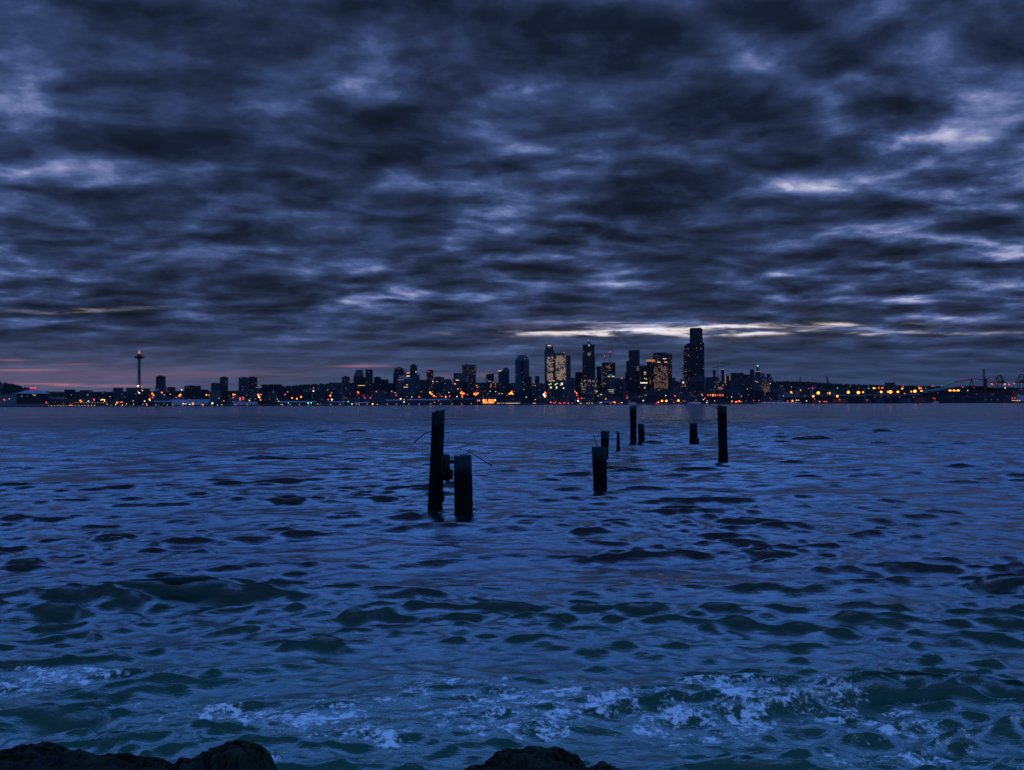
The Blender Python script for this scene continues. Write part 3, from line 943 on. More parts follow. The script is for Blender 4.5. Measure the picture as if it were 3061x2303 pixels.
# container ship, far right
Ys = 2990
a, b = at(2806, 1200, Ys).x, at(3021, 1200, Ys).x
L = b - a
r = empty('container_ship', ((a + b) / 2, Ys, 0))
tag(r, 'long black container ship with pale widely spaced letters on its hull', 'container ship')
MB().prism([(-L / 2, 0), (-L * .46, -14), (L * .44, -14), (L / 2, 0), (L * .44, 14), (-L * .46, 14)], -2, 17).build('hull', M['hull'], r)
MB().box(L * .3, L * .35, -13, 13, 17.02, 36).build('deckhouse', M['dark'], r)
for i in range(26):
    x = -L * .42 + i * 6.3
    if x > L * .27:
        break
    for j in range(random.choice([0, 1, 1, 2])):
        MB().box(x, x + 6.1, -12, 12, 17.05 + j * 2.7, 17.05 + j * 2.7 + 2.6).build('container', random.choice([M['box_blue'], M['hull'], M['roof'], M['steel']]), r)
for ch, px in (('H', 2946), ('A', 2964), ('N', 2982), ('J', 3001)):
    cu = bpy.data.curves.new('letter', 'FONT')
    cu.body = ch
    cu.size = 7.5
    cu.extrude = .1
    cu.align_x = 'CENTER'
    tmp = bpy.data.objects.new('tmp', cu)
    COL.objects.link(tmp)
    bpy.context.view_layer.update()
    me = bpy.data.meshes.new_from_object(tmp.evaluated_get(bpy.context.evaluated_depsgraph_get()))
    bpy.data.objects.remove(tmp)
    o = bpy.data.objects.new('letter', me)
    me.materials.clear()
    me.materials.append(plain('hull_letter_paint', (.75, .8, .85), .5))
    COL.objects.link(o)
    o.parent = r
    o.location = (at(px, 1196, Ys - 14.3).x - (a + b) / 2, -14.3, at(px, 1197.5, Ys - 14).z)
    o.rotation_euler = (R(90), 0, 0)
lm(2900, 'the black container ship')


def crate(px0, px1, y0, y1, Y, mat, label, name='shipping_container', cat='container stack'):
    p0, p1 = at(px0, y1, Y), at(px1, y0, Y)
    gz = float(terrain(np.array(p0.x), np.array(Y)))
    r = empty(name, ((p0.x + p1.x) / 2, Y, gz))
    tag(r, label, cat)
    w = p1.x - p0.x
    top = p1.z - gz
    n = max(1, round(top / 2.8))
    for i in range(n):
        MB().box(-w / 2, w / 2, -6, 6, i * top / n + .03, (i + 1) * top / n - .1).build('container', mat, r)
    return r


crate(2962, 2977, 1176, 1186, 3115, M['box_salmon'], 'salmon container stack on the quay above the ship letters', 'container_stack')
crate(3026, 3043, 1168, 1182, 3120, M['box_red'], 'red container stack beside the white ship at far right', 'container_stack')
for i, (x0, x1, y0, m_) in enumerate(((2428, 2452, 1196, 'box_red'), (2458, 2474, 1198, 'box_salmon'), (2490, 2532, 1193, 'box_red'), (2585, 2600, 1194, 'box_red'), (2618, 2640, 1193, 'box_blue'), (2690, 2720, 1192, 'roof'), (2735, 2760, 1190, 'box_red'))):
    posn = ['leftmost', 'second from left', 'third from left', 'fourth from left', 'fifth from left', 'sixth from left', 'rightmost'][i]
    col_ = {'box_red': 'dark red', 'box_salmon': 'salmon', 'box_blue': 'blue', 'roof': 'grey'}[m_]
    crate(x0, x1, y0, 1204, 3130, M[m_], f'{col_} container stack, {posn} of seven along the port quay', 'container_stack')['group'] = 'container stacks along the quay'

# white ship, right edge
r = empty('white_ship', (at(3062, 1200, 2960).x, 2960, 0))
tag(r, 'white ship with a lit superstructure cut by the right picture edge', 'ship')
k = 2960 / F
MB().prism([(-48, 0), (-42, -9), (60, -9), (60, 9), (-42, 9)], -1, 5).build('hull', M['hull'], r)
MB().box(-18, 52, -8, 8, 5.02, 22).build('superstructure', M['white'], r)
MB().box(-14, 40, -7, 7, 22.02, 41).build('bridge_block', M['pale'], r)
MB().lathe([(3, 41.02), (2.6, 48)], 20, 0, 12).build('funnel', M['box_red'], r)
for i in range(5):
    MB().box(-40 + i * 5, -38 + i * 5, -9.4, -9.1, 6, 8).build('deck_lamp', GLOWC['d'], r)

# ------------------------------------------------------------------ cranes, masts, stadium
def lattice(mb, p0, p1, r=.5, n=6):
    mb.tube([p0, p1], r)


def gantry(px, yt, Y, label, group='container gantry cranes'):
    p = at(px, yt, Y)
    gz = float(terrain(np.array(p.x), np.array(Y)))
    r = empty('gantry_crane', (p.x, Y, gz))
    tag(r, label, 'gantry crane', group)
    k = Y / F
    H = p.z - gz
    H1 = H - 22 * k
    for sx in (-1, 1):
        MB().tube([(sx * 11 * k, -8, 0), (sx * 10 * k, -8, H1), (sx * 4 * k, 0, H)], 1.1).build('leg', M['red_steel'], r)
        MB().tube([(sx * 11 * k, 8, 0), (sx * 10 * k, 8, H1), (sx * 4 * k, 1, H)], 1.1).build('leg', M['red_steel'], r)
    MB().tube([(-4.6 * k, 0, H), (4.6 * k, 0, H)], 1.4).build('top_beam', M['red_steel'], r)
    MB().box(-22 * k, 20 * k, -2, 2, H1 - 3, H1).build('boom', M['red_steel'], r)
    MB().tube([(-4 * k, 0, H), (-21 * k, 0, H1)], .6).build('stay', M['red_steel'], r)
    MB().tube([(4 * k, 0, H), (19 * k, 0, H1)], .6).build('stay', M['red_steel'], r)
    MB().box(-2, 12, -5, 5, H1 + .02, H1 + 6).build('machine_house', M['steel'], r)


gantry(2988, 1122, 3180, 'red gantry crane left of the edge, an open A-frame')
gantry(3054, 1120, 3160, 'red gantry crane cut by the right picture edge')
gantry(3108, 1121, 3165, 'red gantry crane standing beyond the right picture edge')

# derrick/chimney
p = at(2940, 1103, 3150); q = at(2943, 1200, 3150)
r = empty('chimney', (q.x, 3150, 2.4)); tag(r, 'tall thin dark chimney leaning slightly left, beside the gantry cranes', 'chimney')
MB().tube([(0, 0, 0), (p.x - q.x + 1.2, 0, (p.z - 2.4) * .97)], [3.2, 2.3], 10).build('shaft', M['steel'], r)
MB().lathe([(2.3, 0), (3.2, .8), (3.3, 3), (2.6, 3.1)], p.x - q.x + 1.2, 0, 10).build('rim', M['steel'], r, loc=(0, 0, (p.z - 2.4) * .97 + .02))
MB().box(-1, 8, -3, 3, 0, at(2944, 1132, 3150).z - 2.4).build('service_tower', M['red_steel'], r)


def pole_thing(name, label, cat, px0, y0, px1, y1, Y, rad, head=None):
    a = at(px1, y1, Y); b = at(px0, y0, Y)
    gz = float(terrain(np.array(a.x), np.array(Y))) - 1
    r = empty(name, (a.x, Y, gz)); tag(r, label, cat)
    MB().tube([(0, 0, 0), (0, 0, a.z - gz), (b.x - a.x, 0, b.z - gz)], rad).build('mast', M['steel'], r)
    if head:
        MB().box(b.x - a.x - head, b.x - a.x + head * .8, -1.5, 1.5, b.z - gz + .02, b.z - gz + 2.2).build('head', M['steel'], r)


pole_thing('radio_mast', 'thin upright mast on the wooded hill above the port lamps', 'mast', 2392, 1128, 2392, 1150, 4300, 1.6, 2)
pole_thing('leaning_tower', 'leaning hooked pylon on the wooded hill above the port lamps', 'pylon', 2472, 1128.5, 2477, 1150, 4200, 3.0, 7)


def tower_crane(px, yj, yb, xl, xr, Y, label, slope=0.0):
    p = at(px, yj, Y)
    gz = float(terrain(np.array(p.x), np.array(Y)))
    r = empty('tower_crane', (p.x, Y, gz)); tag(r, label, 'tower crane')
    k = Y / F
    H = p.z - gz
    MB().tube([(0, 0, 0), (0, 0, H + 5 * k)], 1.0, 4).build('mast', M['steel'], r)
    MB().tube([((xl - px) * k, 0, H - slope * 4), ((xr - px) * k, 0, H + slope * 6)], .75, 4).build('jib', M['steel'], r)
    MB().box((xl - px) * k, (xl - px) * k + 3 * k, -2, 2, H - 4, H - .8).build('counterweight', M['steel'], r)
    MB().tube([(0, 0, H + 5 * k), ((xr - px) * k * .6, 0, H + .5 + slope * 4)], .35, 4).build('tie', M['steel'], r)


tower_crane(1476, 1117, 1150, 1470, 1493, 3790, 'tower crane over the grey block left of the dome-topped tower')
tower_crane(2041, 1101, 1140, 2032, 2052, 3880, 'tower crane immediately left of the curved-roof tower')
tower_crane(2144, 1097, 1140, 2131, 2182, 3960, 'tower crane with a long jib between the two flared stacks', 1.0)

# stadium with arches
Y = 3900
r = empty('stadium', (at(2870, 1180, Y).x, Y, 2)); tag(r, 'stadium with a curved roof under a thin arch lit green and red', 'stadium')
ox = r.location.x
P2 = lambda px, py, dy=0: (at(px, py, Y).x - ox, dy, at(px, py, Y).z - 2)
arc = [(2752, 1173), (2780, 1166), (2810, 1160), (2845, 1155), (2880, 1152), (2915, 1153), (2945, 1158), (2975, 1164), (2990, 1168)]
mb = MB()
for (x_, y_) in arc:
    for dy in (-60, -30, 0, 30, 60):
        v_ = P2(x_, y_, dy)
        mb.v.append((v_[0], v_[1], v_[2] - abs(dy) * .05))
for (x_, y_) in arc:
    for dy in (-60, -30, 0, 30, 60):
        v_ = P2(x_, y_ + 3, dy)
        mb.v.append((v_[0], v_[1], v_[2] - abs(dy) * .05))
n_ = len(arc)
for base_ in (0, n_ * 5):
    for i in range(n_ - 1):
        for j in range(4):
            q_ = base_ + i * 5 + j
            mb.f.append((q_, q_ + 5, q_ + 6, q_ + 1))
for i in range(n_ - 1):
    q_ = i * 5
    mb.f.append((q_, q_ + n_ * 5, q_ + n_ * 5 + 5, q_ + 5))
mb.build('roof', plain('stadium_roof_metal', (.035, .04, .045), .6), r)
MB().box(P2(2760, 1180)[0], P2(2985, 1180)[0], -55, 55, 0, P2(2880, 1170)[2]).build('stand', M['black'], r)
arch = [(2790, 1160), (2815, 1150), (2845, 1141.5), (2870, 1136.5), (2890, 1134), (2915, 1137.5), (2945, 1147), (2965, 1158)]
MB().tube([P2(*q_, -66) for q_ in arch], 1.4, 6).build('arch', M['steel'], r)
MB().tube([P2(*q_, -66) for q_ in [(2792, 1157.5), (2812, 1149), (2828, 1144)]], 1.5, 6).build('green_light_strip', glow('arch_green_glow', (.05, .5, .3), .22), r)
MB().tube([P2(*q_, -66) for q_ in [(2838, 1140.5), (2860, 1136), (2886, 1132)]], 1.0, 6).build('red_light_strip', glow('arch_red_glow', (.7, .05, .06), .16), r)
MB().tube([P2(2890, 1131, -40), P2(2885, 1156, -40)], 1.6).build('pylon', M['steel'], r)
MB().tube([P2(2890, 1131, -40), P2(2896, 1156, -40)], 1.6).build('pylon', M['steel'], r)
lm(2830, 'the stadium arch')

# ------------------------------------------------------------------ lamps
LAMPS = """104,1182,y,2 98,1180,g,1 12,1195,r,3 15,1197,r,2 28,1193,d,2 138,1203,r,2.5 140,1206,r,2 65,1185,g,1 212,1211,r,3 188,1207,r,1
240,1198,O,3.2 243,1201,o,3 264,1200,w,2.5 281,1194,r,3 282,1197,o,2 329,1186,y,1.6 302,1196,y,2.5 307,1195,y,3 312,1196,y,3 313,1200,y,2 262,1181,d,1.6 350,1204,O,3 360,1203,r,3 365,1203,o,2.5 328,1203,o,1.8
320,1209,d,2 346,1209,y,2 366,1212,y,2 378,1208,d,2 398,1199,d,2 412,1155,W,3 415,1153,w,2 424,1157,r,2.6 416,1175,W,2.6 413,1172,w,1.5 426,1168,w,2 423,1166,y,1 412,1167,r,1.2 432,1200,w,2.6 399,1209,d,2 427,1209,o,1.6 438,1208,r,3 439,1211,w,1.6
455,1177,O,3.4 459,1182,O,3 447,1184,o,3.2 456,1189,r,3 447,1194,Y,3 449,1198,g,1.8 484,1174,O,2.8 491,1181,d,2 509,1179,d,2 539,1181,O,4.2 536,1184,O,3.2 543,1166,w,2.6 519,1192,y,1 527,1188,d,1.4 577,1207,O,3.4 548,1207,d,3 555,1208,d,2.5 567,1209,w,2 607,1211,o,2.4 635,1206,W,3
617,1181,Y,2.6 624,1182,O,3 620,1188,y,3 698,1180,Y,3.2 703,1180,o,2.6 697,1189,r,3 718,1191,r,4.6 718,1195,r,4 727,1189,o,2.4 727,1194,d,2 685,1184,s,2 663,1211,d,2 650,1211,d,2 669,1199,d,2 655,1191,d,1.6 772,1181,O,4 780,1180,o,2.6 775,1188,W,3.4 779,1196,o,3 745,1197,w,2 747,1199,o,1.8 738,1182,s,1.8
766,1158,y,1 858,1179,O,3.4 852,1180,r,3 858,1187,r,2.6 860,1172,y,1.6 873,1190,O,3 887,1193,Y,3.6 900,1187,O,3.6 829,1194,d,2 937,1160,r,2.4 937,1169,W,2.6 987,1183,O,3.4 991,1175,d,2 992,1195,W,3 993,1202,d,2 981,1195,r,3 1008,1203,o,2.4 1011,1202,o,1.8 1020,1203,o,2 1070,1173,O,3 1072,1176,r,3.4 1125,1171,r,2.6 1107,1190,r,2.6 1110,1185,d,1.6 1091,1190,r,2.4 1087,1185,r,1.6 1041,1201,g,2 980,1166,d,1.4 817,1172,d,1 844,1210,d,2 950,1208,d,2 1052,1208,w,2.6 1073,1209,d,2 1114,1208,Y,3 1128,1209,d,2
833,1200,g,1.6 862,1205,g,1.6 877,1202,g,2.4 892,1203,g,1.8 907,1202,g,2.4 921,1205,g,2.4 930,1205,g,2
1171,1170,d,2 1181,1174,d,2 1184,1182,r,2.6 1198,1193,w,3 1194,1193,r,2 1208,1195,d,2 1208,1202,w,2.6 1216,1186,r,2 1231,1187,y,2 1253,1187,r,3.6 1261,1191,r,1.8 1259,1172,y,1 1286,1174,Y,3.8 1291,1179,Y,2.8 1297,1184,Y,2.8 1304,1187,r,3 1332,1186,O,2.8 1333,1189,y,2 1344,1185,r,3.4 1320,1186,r,2.2 1342,1174,w,1.8 1360,1148,O,2.2 1369,1163,d,2.6 1377,1163,o,1.4 1366,1186,w,2.2
1378,1176,O,3 1383,1177,O,3.6 1387,1177,O,3 1380,1172,O,2.6 1382,1187,o,3 1381,1183,o,2 1397,1180,r,2.8 1418,1178,O,3.6 1423,1180,Y,3.2 1428,1176,O,3.4 1421,1174,r,2.6 1425,1153,o,2.4 1427,1158,o,2 1426,1167,s,1.8 1294,1141,w,2 1306,1141,d,2 1311,1198,r,2 1299,1203,d,1.6
1468,1149,r,1.8 1481,1149,r,2 1467,1157,o,1.6 1481,1157,o,1.8 1474,1143,d,1.4 1468,1153,d,1.6 1465,1170,w,1.8 1482,1171,w,1.8 1492,1177,d,2 1500,1177,d,2 1515,1183,y,1 1506,1158,r,1.2 1445,1184,s,1.6 1435,1169,s,2 1450,1169,s,2
1523,1178,O,3.6 1528,1175,Y,4 1532,1178,O,3.6 1537,1172,O,2.8 1530,1170,O,2 1573,1188,w,2.2 1566,1165,d,1.4 1593,1153,d,1.4 1600,1153,d,1.4 1629,1174,O,3 1633,1176,r,3 1626,1180,W,4.2 1629,1186,Y,4 1631,1183,w,3 1600,1195,d,2 1600,1206,r,2.6 1595,1206,d,2
1719,1171,o,2.6 1723,1176,O,3 1725,1182,r,3.6 1727,1185,r,3 1729,1192,r,3 1728,1199,W,2.8 1739,1191,r,2.8 1646,1203,r,3.6 1655,1205,o,2 1661,1202,r,2 1672,1205,o,2 1676,1206,r,2.4 1685,1205,r,2.4 1690,1205,r,2 1699,1206,d,2 1710,1205,r,2 1734,1206,d,2 1738,1206,d,1.6 1755,1206,d,2 1762,1206,y,1.6 1770,1206,y,1.6
1788,1184,d,2 1797,1180,w,2.2 1803,1185,y,2.2 1811,1193,o,3 1797,1204,y,2 1784,1170,g,1.4 1831,1203,O,3.6 1837,1203,O,3.4 1859,1204,y,2.2 1851,1207,r,2 1873,1185,r,2.4 1876,1188,r,2 1859,1132,r,2.6 1874,1191,r,2.2 1740,1148,d,1.6 1741,1156,d,1.8 1738,1163,d,1.6 1760,1138,d,1.4 1748,1138,d,1.4
1968,1203,O,2.6 1962,1206,r,2 1979,1199,Y,4 1992,1199,Y,4 2028,1198,Y,4.4 2018,1184,r,3.4 1923,1198,w,2.6 1990,1183,w,2 2042,1144,W,2.8 2014,1203,r,2.2 2013,1208,r,1.8 2043,1199,r,1.6 2103,1195,y,2 2107,1191,r,3 2114,1199,d,2 2113,1204,w,2 2125,1201,o,2 2081,1197,s,2.4 2100,1183,d,2 2098,1179,d,2 2188,1200,o,3.2 2200,1202,O,2.8 2204,1200,r,2.4 2210,1200,O,3 2217,1201,r,2 2187,1187,w,1.8 2161,1152,d,1.8 2188,1204,s,2 2132,1173,d,1.6 2136,1199,w,1.4 2171,1151,s,2.4 2225,1185,r,1.8 2217,1184,d,1.2 2253,1198,r,1.8 2269,1198,r,2 2215,1186,d,1.6 2235,1163,w,1
2263,1142,d,2 2258,1140,d,1.4 2303,1147,w,1.6 2365,1173,Y,2.8 2368,1176,d,2 2393,1167,o,2.8 2366,1157,d,1.6 2341,1184,d,1.6 2417,1162,r,1.8 2429,1161,r,2.8 2446,1175,Y,5.4 2478,1176,Y,5 2431,1185,Y,3.6 2503,1185,Y,3.8 2536,1173,Y,5 2566,1174,Y,5.4 2580,1173,Y,2.8 2634,1172,Y,4 2612,1161,Y,3 2617,1161,o,2.6 2627,1160,o,2.8 2636,1160,o,2.6 2597,1161,g,1.4 2568,1161,r,1.4 2369,1199,O,3.4 2355,1199,r,2.4 2381,1197,d,3.2 2387,1197,d,2.6 2411,1199,w,2 2450,1201,d,2.6 2464,1201,r,2.4 2470,1201,r,2.4 2503,1161,g,1.4 2338,1155,y,.8 2435,1193,s,3 2510,1195,s,4 2592,1196,s,3 2406,1183,d,1.2 2541,1155,d,1
2640,1160,o,2.4 2655,1172,O,3.4 2662,1172,Y,5.4 2684,1172,Y,4 2697,1162,Y,2.8 2700,1155,r,2.4 2704,1177,o,2.2 2724,1171,O,2.8 2735,1170,Y,5.2 2755,1171,Y,4.8 2749,1161,O,3 2754,1161,o,2.6 2745,1156,r,1.8 2788,1155,r,2.4 2798,1170,Y,3 2767,1162,d,1.4 2840,1169,Y,4.6 2852,1169,Y,4.6 2864,1169,Y,5 2861,1177,Y,2.6 2895,1175,Y,4.4 2893,1168,y,2 2878,1158,r,2.6 2912,1159,r,1.6 2886,1178,r,3 2951,1168,Y,3.8 2962,1168,Y,3 2968,1168,Y,3 2964,1148,r,3 2967,1149,r,2.6 3003,1149,O,3 3002,1152,r,3 3017,1150,r,3.4 3032,1147,r,3 2978,1148,r,1.6 3004,1160,w,3.2 3047,1166,r,2.6 3046,1179,Y,3.4 2942,1188,g,1 2921,1187,g,.8 2790,1191,r,2.2 2795,1193,r,1.8 3026,1191,o,2 3034,1190,r,2.4 2655,1187,y,.8 2690,1187,y,1 2634,1187,y,.8 2730,1187,y,1 2780,1175,d,1"""
lamps = []
for tok in LAMPS.split():
    a = tok.split(',')
    lamps.append((float(a[0]), float(a[1]), a[2], float(a[3]) * ((1.7 if float(a[0]) > 2320 else 1.4) if a[2] in 'OY' else 1.15)))
# marina rows of small lamps near the far-left shore
for i in range(9):
    lamps.append((145 + i * 9, 1213, 'y' if i % 3 else 'd', 1.5))
for i in range(12):
    lamps.append((225 + i * 8.5, 1204 + (i % 2) * .4, 'd' if i % 2 else 'y', 1.3))
for i in range(7):
    lamps.append((226 + i * 9.5, 1212.5, 'y', 1.5))
for i in range(5):
    lamps.append((331 + i * 15, 1213, 'd', 1.3))


def head_mesh(kind='round'):
    mb = MB().lathe([(.25, -.5), (.45, -.3), (.5, 0), (.42, .3), (.2, .5)], 0, 0, 10)
    me = bpy.data.meshes.new('lamp_head')
    me.from_pydata(mb.v, [], mb.f)
    return me


HEADS = {}
def head_for(c):
    if c not in HEADS:
        me = head_mesh()
        me.materials.append(GLOWC[c])
        HEADS[c] = me
    return HEADS[c]


pm = MB().tube([(0, 0, 0), (0, 0, 1)], [.5, .3], 6)
POLE = bpy.data.meshes.new('pole'); POLE.from_pydata(pm.v, [], pm.f); POLE.materials.append(M['steel'])

free = []
for L_ in lamps:
    px, py, c, s_ = L_
    cov = [b for b in BLD if b[0] + .3 < px < b[1] - .3 and py > b[2] + .5]
    size = None
    if cov:
        b = min(cov, key=lambda q: q[3])
        root, d = b[4], b[5]
        Mw = Matrix.Translation(root.location) @ Matrix.Rotation(root.rotation_euler.z, 4, 'Z')
        inv = Mw.inverted()
        o_ = inv @ Vector((0, 0, CAM_H))
        d_ = inv.to_3x3() @ ray(px, py)
        tt = (-d / 2 - .9 - o_.y) / d_.y
        p_ = o_ + d_ * tt
        if p_.z > 2.0:
            o = bpy.data.objects.new('wall_lamp', head_for(c))
            COL.objects.link(o)
            o.parent = root
            o.location = p_
            sz = s_ * b[3] / F
            o.scale = (sz, .8, sz * .9)
            continue
    # free-standing: find the ground it can stand on
    d_ = ray(px, py)
    port = px > 2320
    want = 22.0 if port else 11.0
    Yb = 3096.0
    p_ = at(px, py, Yb)
    while Yb < 5000 and at(px, py, Yb).z - float(terrain(np.array(at(px, py, Yb).x), np.array(Yb))) > want:
        # stop before a building that would hide it
        Yb += 15
    if Yb >= 5000:
        Yb = 3300.0
    hid = [b for b in BLD if b[0] - 1 < px < b[1] + 1 and py > b[2] - 1 and b[3] < Yb]
    if hid:
        Yb = max(3096.0, min(b[3] for b in hid) - 8)
    p_ = at(px, py, Yb)
    gz = float(terrain(np.array(p_.x), np.array(Yb)))
    if p_.z - gz < 2:
        Yb = 3095.0
        p_ = at(px, py, Yb)
        gz = min(2.4, p_.z - 1.5)
    free.append([px, py, c, s_, Yb, p_, gz])

lab = ranked(free, lambda q: (CNAME.get(q[2], 'dull orange'), 'high' if q[1] + (q[0] - CX) * .0039 < 1183 else 'low', nearest(q[0])[1]),
             lambda q, k_, pos: (f'{k_[0]} lamp set {k_[1]} near {k_[2]}' if not pos else f'{pos} {k_[0]} lamps set {k_[1]} near {k_[2]}'))
for q in free:
    px, py, c, s_, Yb, p_, gz = q
    tall = p_.z - gz > 16
    r = empty('floodlight_mast' if tall else 'street_lamp', (p_.x, Yb, gz))
    tag(r, lab[id(q)], 'floodlight' if tall else 'street lamp', 'lamps glowing along the far shore')
    o = bpy.data.objects.new('pole', POLE)
    COL.objects.link(o); o.parent = r
    sz = s_ * Yb / F
    H = max(p_.z - gz - sz * .45, .5)
    o.scale = (.7, .7, H)
    o = bpy.data.objects.new('lamp_head', head_for(c))
    COL.objects.link(o); o.parent = r
    o.location = (0, 0, p_.z - gz)
    o.scale = (sz, sz, sz * .85)

# ------------------------------------------------------------------ water
def value_noise(x, y, seed):
    r_ = np.random.default_rng(seed)
    g = r_.random((256, 256))
    xi, yi = np.floor(x).astype(int), np.floor(y).astype(int)
    fx, fy = x - xi, y - yi
    fx, fy = fx * fx * (3 - 2 * fx), fy * fy * (3 - 2 * fy)
    a = g[xi % 256, yi % 256]; b = g[(xi + 1) % 256, yi % 256]
    c = g[xi % 256, (yi + 1) % 256]; d = g[(xi + 1) % 256, (yi + 1) % 256]
    return (a * (1 - fx) + b * fx) * (1 - fy) + (c * (1 - fx) + d * fx) * fy


def build_water():
    rows_ = [3.5]
    while rows_[-1] < SHORE + 3:
        y = rows_[-1]
        rows_.append(y * (1 + (.0026 if y < 120 else .0042 if y < 400 else .012)))
    rows_ = np.array(rows_)
    dense = np.linspace(-.60, .60, 640)
    side = np.tan(np.linspace(math.atan(.61), R(86), 40))
    u = np.concatenate([-side[::-1], dense, side])
    U, Y = np.meshgrid(u, rows_)
    X = U * Y
    # far corners: keep the sheet wide
    sp = np.maximum(Y * .0034, .02)
    Z = np.zeros_like(X); DX = np.zeros_like(X); DY = np.zeros_like(X)
    r_ = np.random.default_rng(5)
    env = .75 + .5 * value_noise(X * .05 + 40, Y * .09 + 7, 3)
    env2 = .35 + 1.3 * value_noise(X * .22 + 9, Y * .35 + 70, 4)
    def wave(L, A, th, ph, e):
        nonlocal Z, DX, DY
        k = 2 * math.pi / L
        c, s = math.cos(th), math.sin(th)
        fade = np.clip((L / sp - 3) / 4, 0, 1)
        # waves bend a little
        arg = k * (c * X + s * Y) + ph + .5 * np.sin(.31 * X + .13 * Y + ph * 3)
        Z += A * fade * e * np.cos(arg)
        DX -= A * 1.1 * fade * e * c * np.sin(arg)
        DY -= A * 1.1 * fade * e * s * np.sin(arg)
    n = 128
    for i in range(n):
        L = .12 * (4.0 / .12) ** ((i + r_.random()) / n)
        th = r_.normal(0.0, .6 if L < .5 else .27) + math.pi / 2 + .06
        slope = .060 * (1.0 if L < .65 else (.65 / L) ** .62)
        if L < .3: slope *= .9
        wave(L, slope * L / (2 * math.pi), th, r_.random() * 6.28, env if L > 1.5 else env2)
    distant = env * np.clip((Y - 22) / 60, 0, 1) * (.4 + 1.2 * value_noise(X * .03 + 3, Y * .02, 12))
    for i in range(44):
        L = 1.0 * 6 ** r_.random()
        wave(L, .042 * (1 if L < 2 else (2 / L) ** .5) * L / (2 * math.pi), r_.normal(0, .4) + math.pi / 2, r_.random() * 6.28, distant)
    # shore-bound swells near the rocks
    near = np.exp(-np.maximum(Y - 11, 0) ** 2 / 90.0)
    for L, A, th, ph in ((3.4, .055, 1.67, .8), (2.3, .03, 1.41, 2.2), (4.6, .045, 1.52, 4.0)):
        wave(L, A, th, ph, near)
    crest = Z.copy()
    Z *= np.clip((SHORE - Y) / 300, 0, 1)
    foam = np.zeros_like(X)
    for px, py, sx, sy, a_ in ((120, 2030, 190, 30, 1.0), (330, 2015, 140, 18, .8), (40, 2060, 60, 20, .5), (760, 2150, 110, 26, .75), (930, 2155, 130, 30, 1.0), (1330, 2060, 120, 34, .95), (1480, 2050, 60, 30, .6),
                              (1440, 2130, 140, 34, .75), (1620, 2190, 90, 30, .8), (1120, 2210, 130, 26, .7), (2150, 2075, 90, 40, .85), (2060, 2160, 120, 34, .8), (2280, 2130, 90, 26, .75), (2430, 2130, 140, 30, .7),
                              (2620, 2222, 190, 18, .95), (2700, 2160, 110, 26, .75), (2880, 2220, 90, 30, .6), (2480, 2070, 120, 26, .4), (2260, 2150, 60, 40, .7), (795, 2268, 38, 24, 1.3), (375, 2105, 14, 26, 1.0),
                              (640, 2100, 120, 34, .38), (1750, 2110, 300, 60, .36), (1500, 2130, 1500, 75, .46), (2750, 2010, 120, 20, .4)):
        c = onwater(px, py)
        e = onwater(px + sx, py)
        t_ = onwater(px, py - sy)
        wx = abs(e.x - c.x); wy = abs(t_.y - c.y)
        foam += a_ * np.exp(-((X - c.x) / wx) ** 2 - ((Y - c.y) / wy) ** 2)
    foam *= .7 + .6 * value_noise(X * 1.3, Y * 2.2, 8)
    foam = np.clip(foam, 0, .66) + np.clip(foam - .66, 0, 1) * .15
    V = np.stack([X + DX * np.clip((SHORE - Y) / 300, 0, 1), Y + DY * np.clip((SHORE - Y) / 300, 0, 1), Z], -1).reshape(-1, 3)
    nx = len(u)
    i = np.arange((len(rows_) - 1) * nx).reshape(-1, nx)[:, :-1].ravel()
    Q = np.stack([i, i + 1, i + nx + 1, i + nx], -1)
    m, nb, p = material('sea_water')
    tc = nb.new('ShaderNodeTexCoord').outputs['Object']
    mp = nb.vm('MULTIPLY', tc, (.45, 1.0, 1.0))
    n1 = nb.noise(mp, 7, 6, .62)
    n2 = nb.noise(mp, 1.5, 5, .62)
    n3 = nb.noise(mp, .22, 4, .6)
    x, y, z = nb.sep(tc)
    far = nb.step(y, 15, 120)
    far2 = nb.step(y, 90, 500)
    gust = nb.step(nb.noise(nb.vm('MULTIPLY', tc, (1, .8, 1)), .05, 8, .72), .40, .62, .35, 1.7)
    b1 = nb.new('ShaderNodeBump'); b1.inputs['Distance'].default_value = .035
    b1.inputs['Strength'].default_value = .60
    nb.put(b1.inputs['Height'], n1)
    b2 = nb.new('ShaderNodeBump'); b2.inputs['Distance'].default_value = .28
    nb.put(b2.inputs['Strength'], nb.m('MULTIPLY', nb.m('MULTIPLY', far, .5), gust)); nb.put(b2.inputs['Height'], n2)
    nb.l.new(b1.outputs[0], b2.inputs['Normal'])
    b3 = nb.new('ShaderNodeBump'); b3.inputs['Distance'].default_value = 1.6
    nb.put(b3.inputs['Strength'], nb.m('MULTIPLY', nb.m('MULTIPLY', far2, .8), gust)); nb.put(b3.inputs['Height'], n3)
    nb.l.new(b2.outputs[0], b3.inputs['Normal'])
    at_ = nb.new('ShaderNodeAttribute', attribute_name='foam').outputs['Fac']
    fm = nb.vm('MULTIPLY', tc, (1.0, 1.0, 1.0))
    f1 = nb.noise(fm, 8.5, 7, .72, .3)
    f2 = nb.noise(fm, 20.0, 4, .6, .3)
    fv = nb.m('ADD', nb.m('ADD', nb.m('MULTIPLY', f1, .72), nb.m('MULTIPLY', f2, .34)), nb.m('MULTIPLY', at_, .26))
    fv = nb.m('MULTIPLY_ADD', nb.m('SUBTRACT', nb.noise(nb.vm('MULTIPLY', tc, (1, 1.6, 1)), 2.1, 4, .6), .5), .55, fv)
    fo = nb.step(fv, .69, .83)
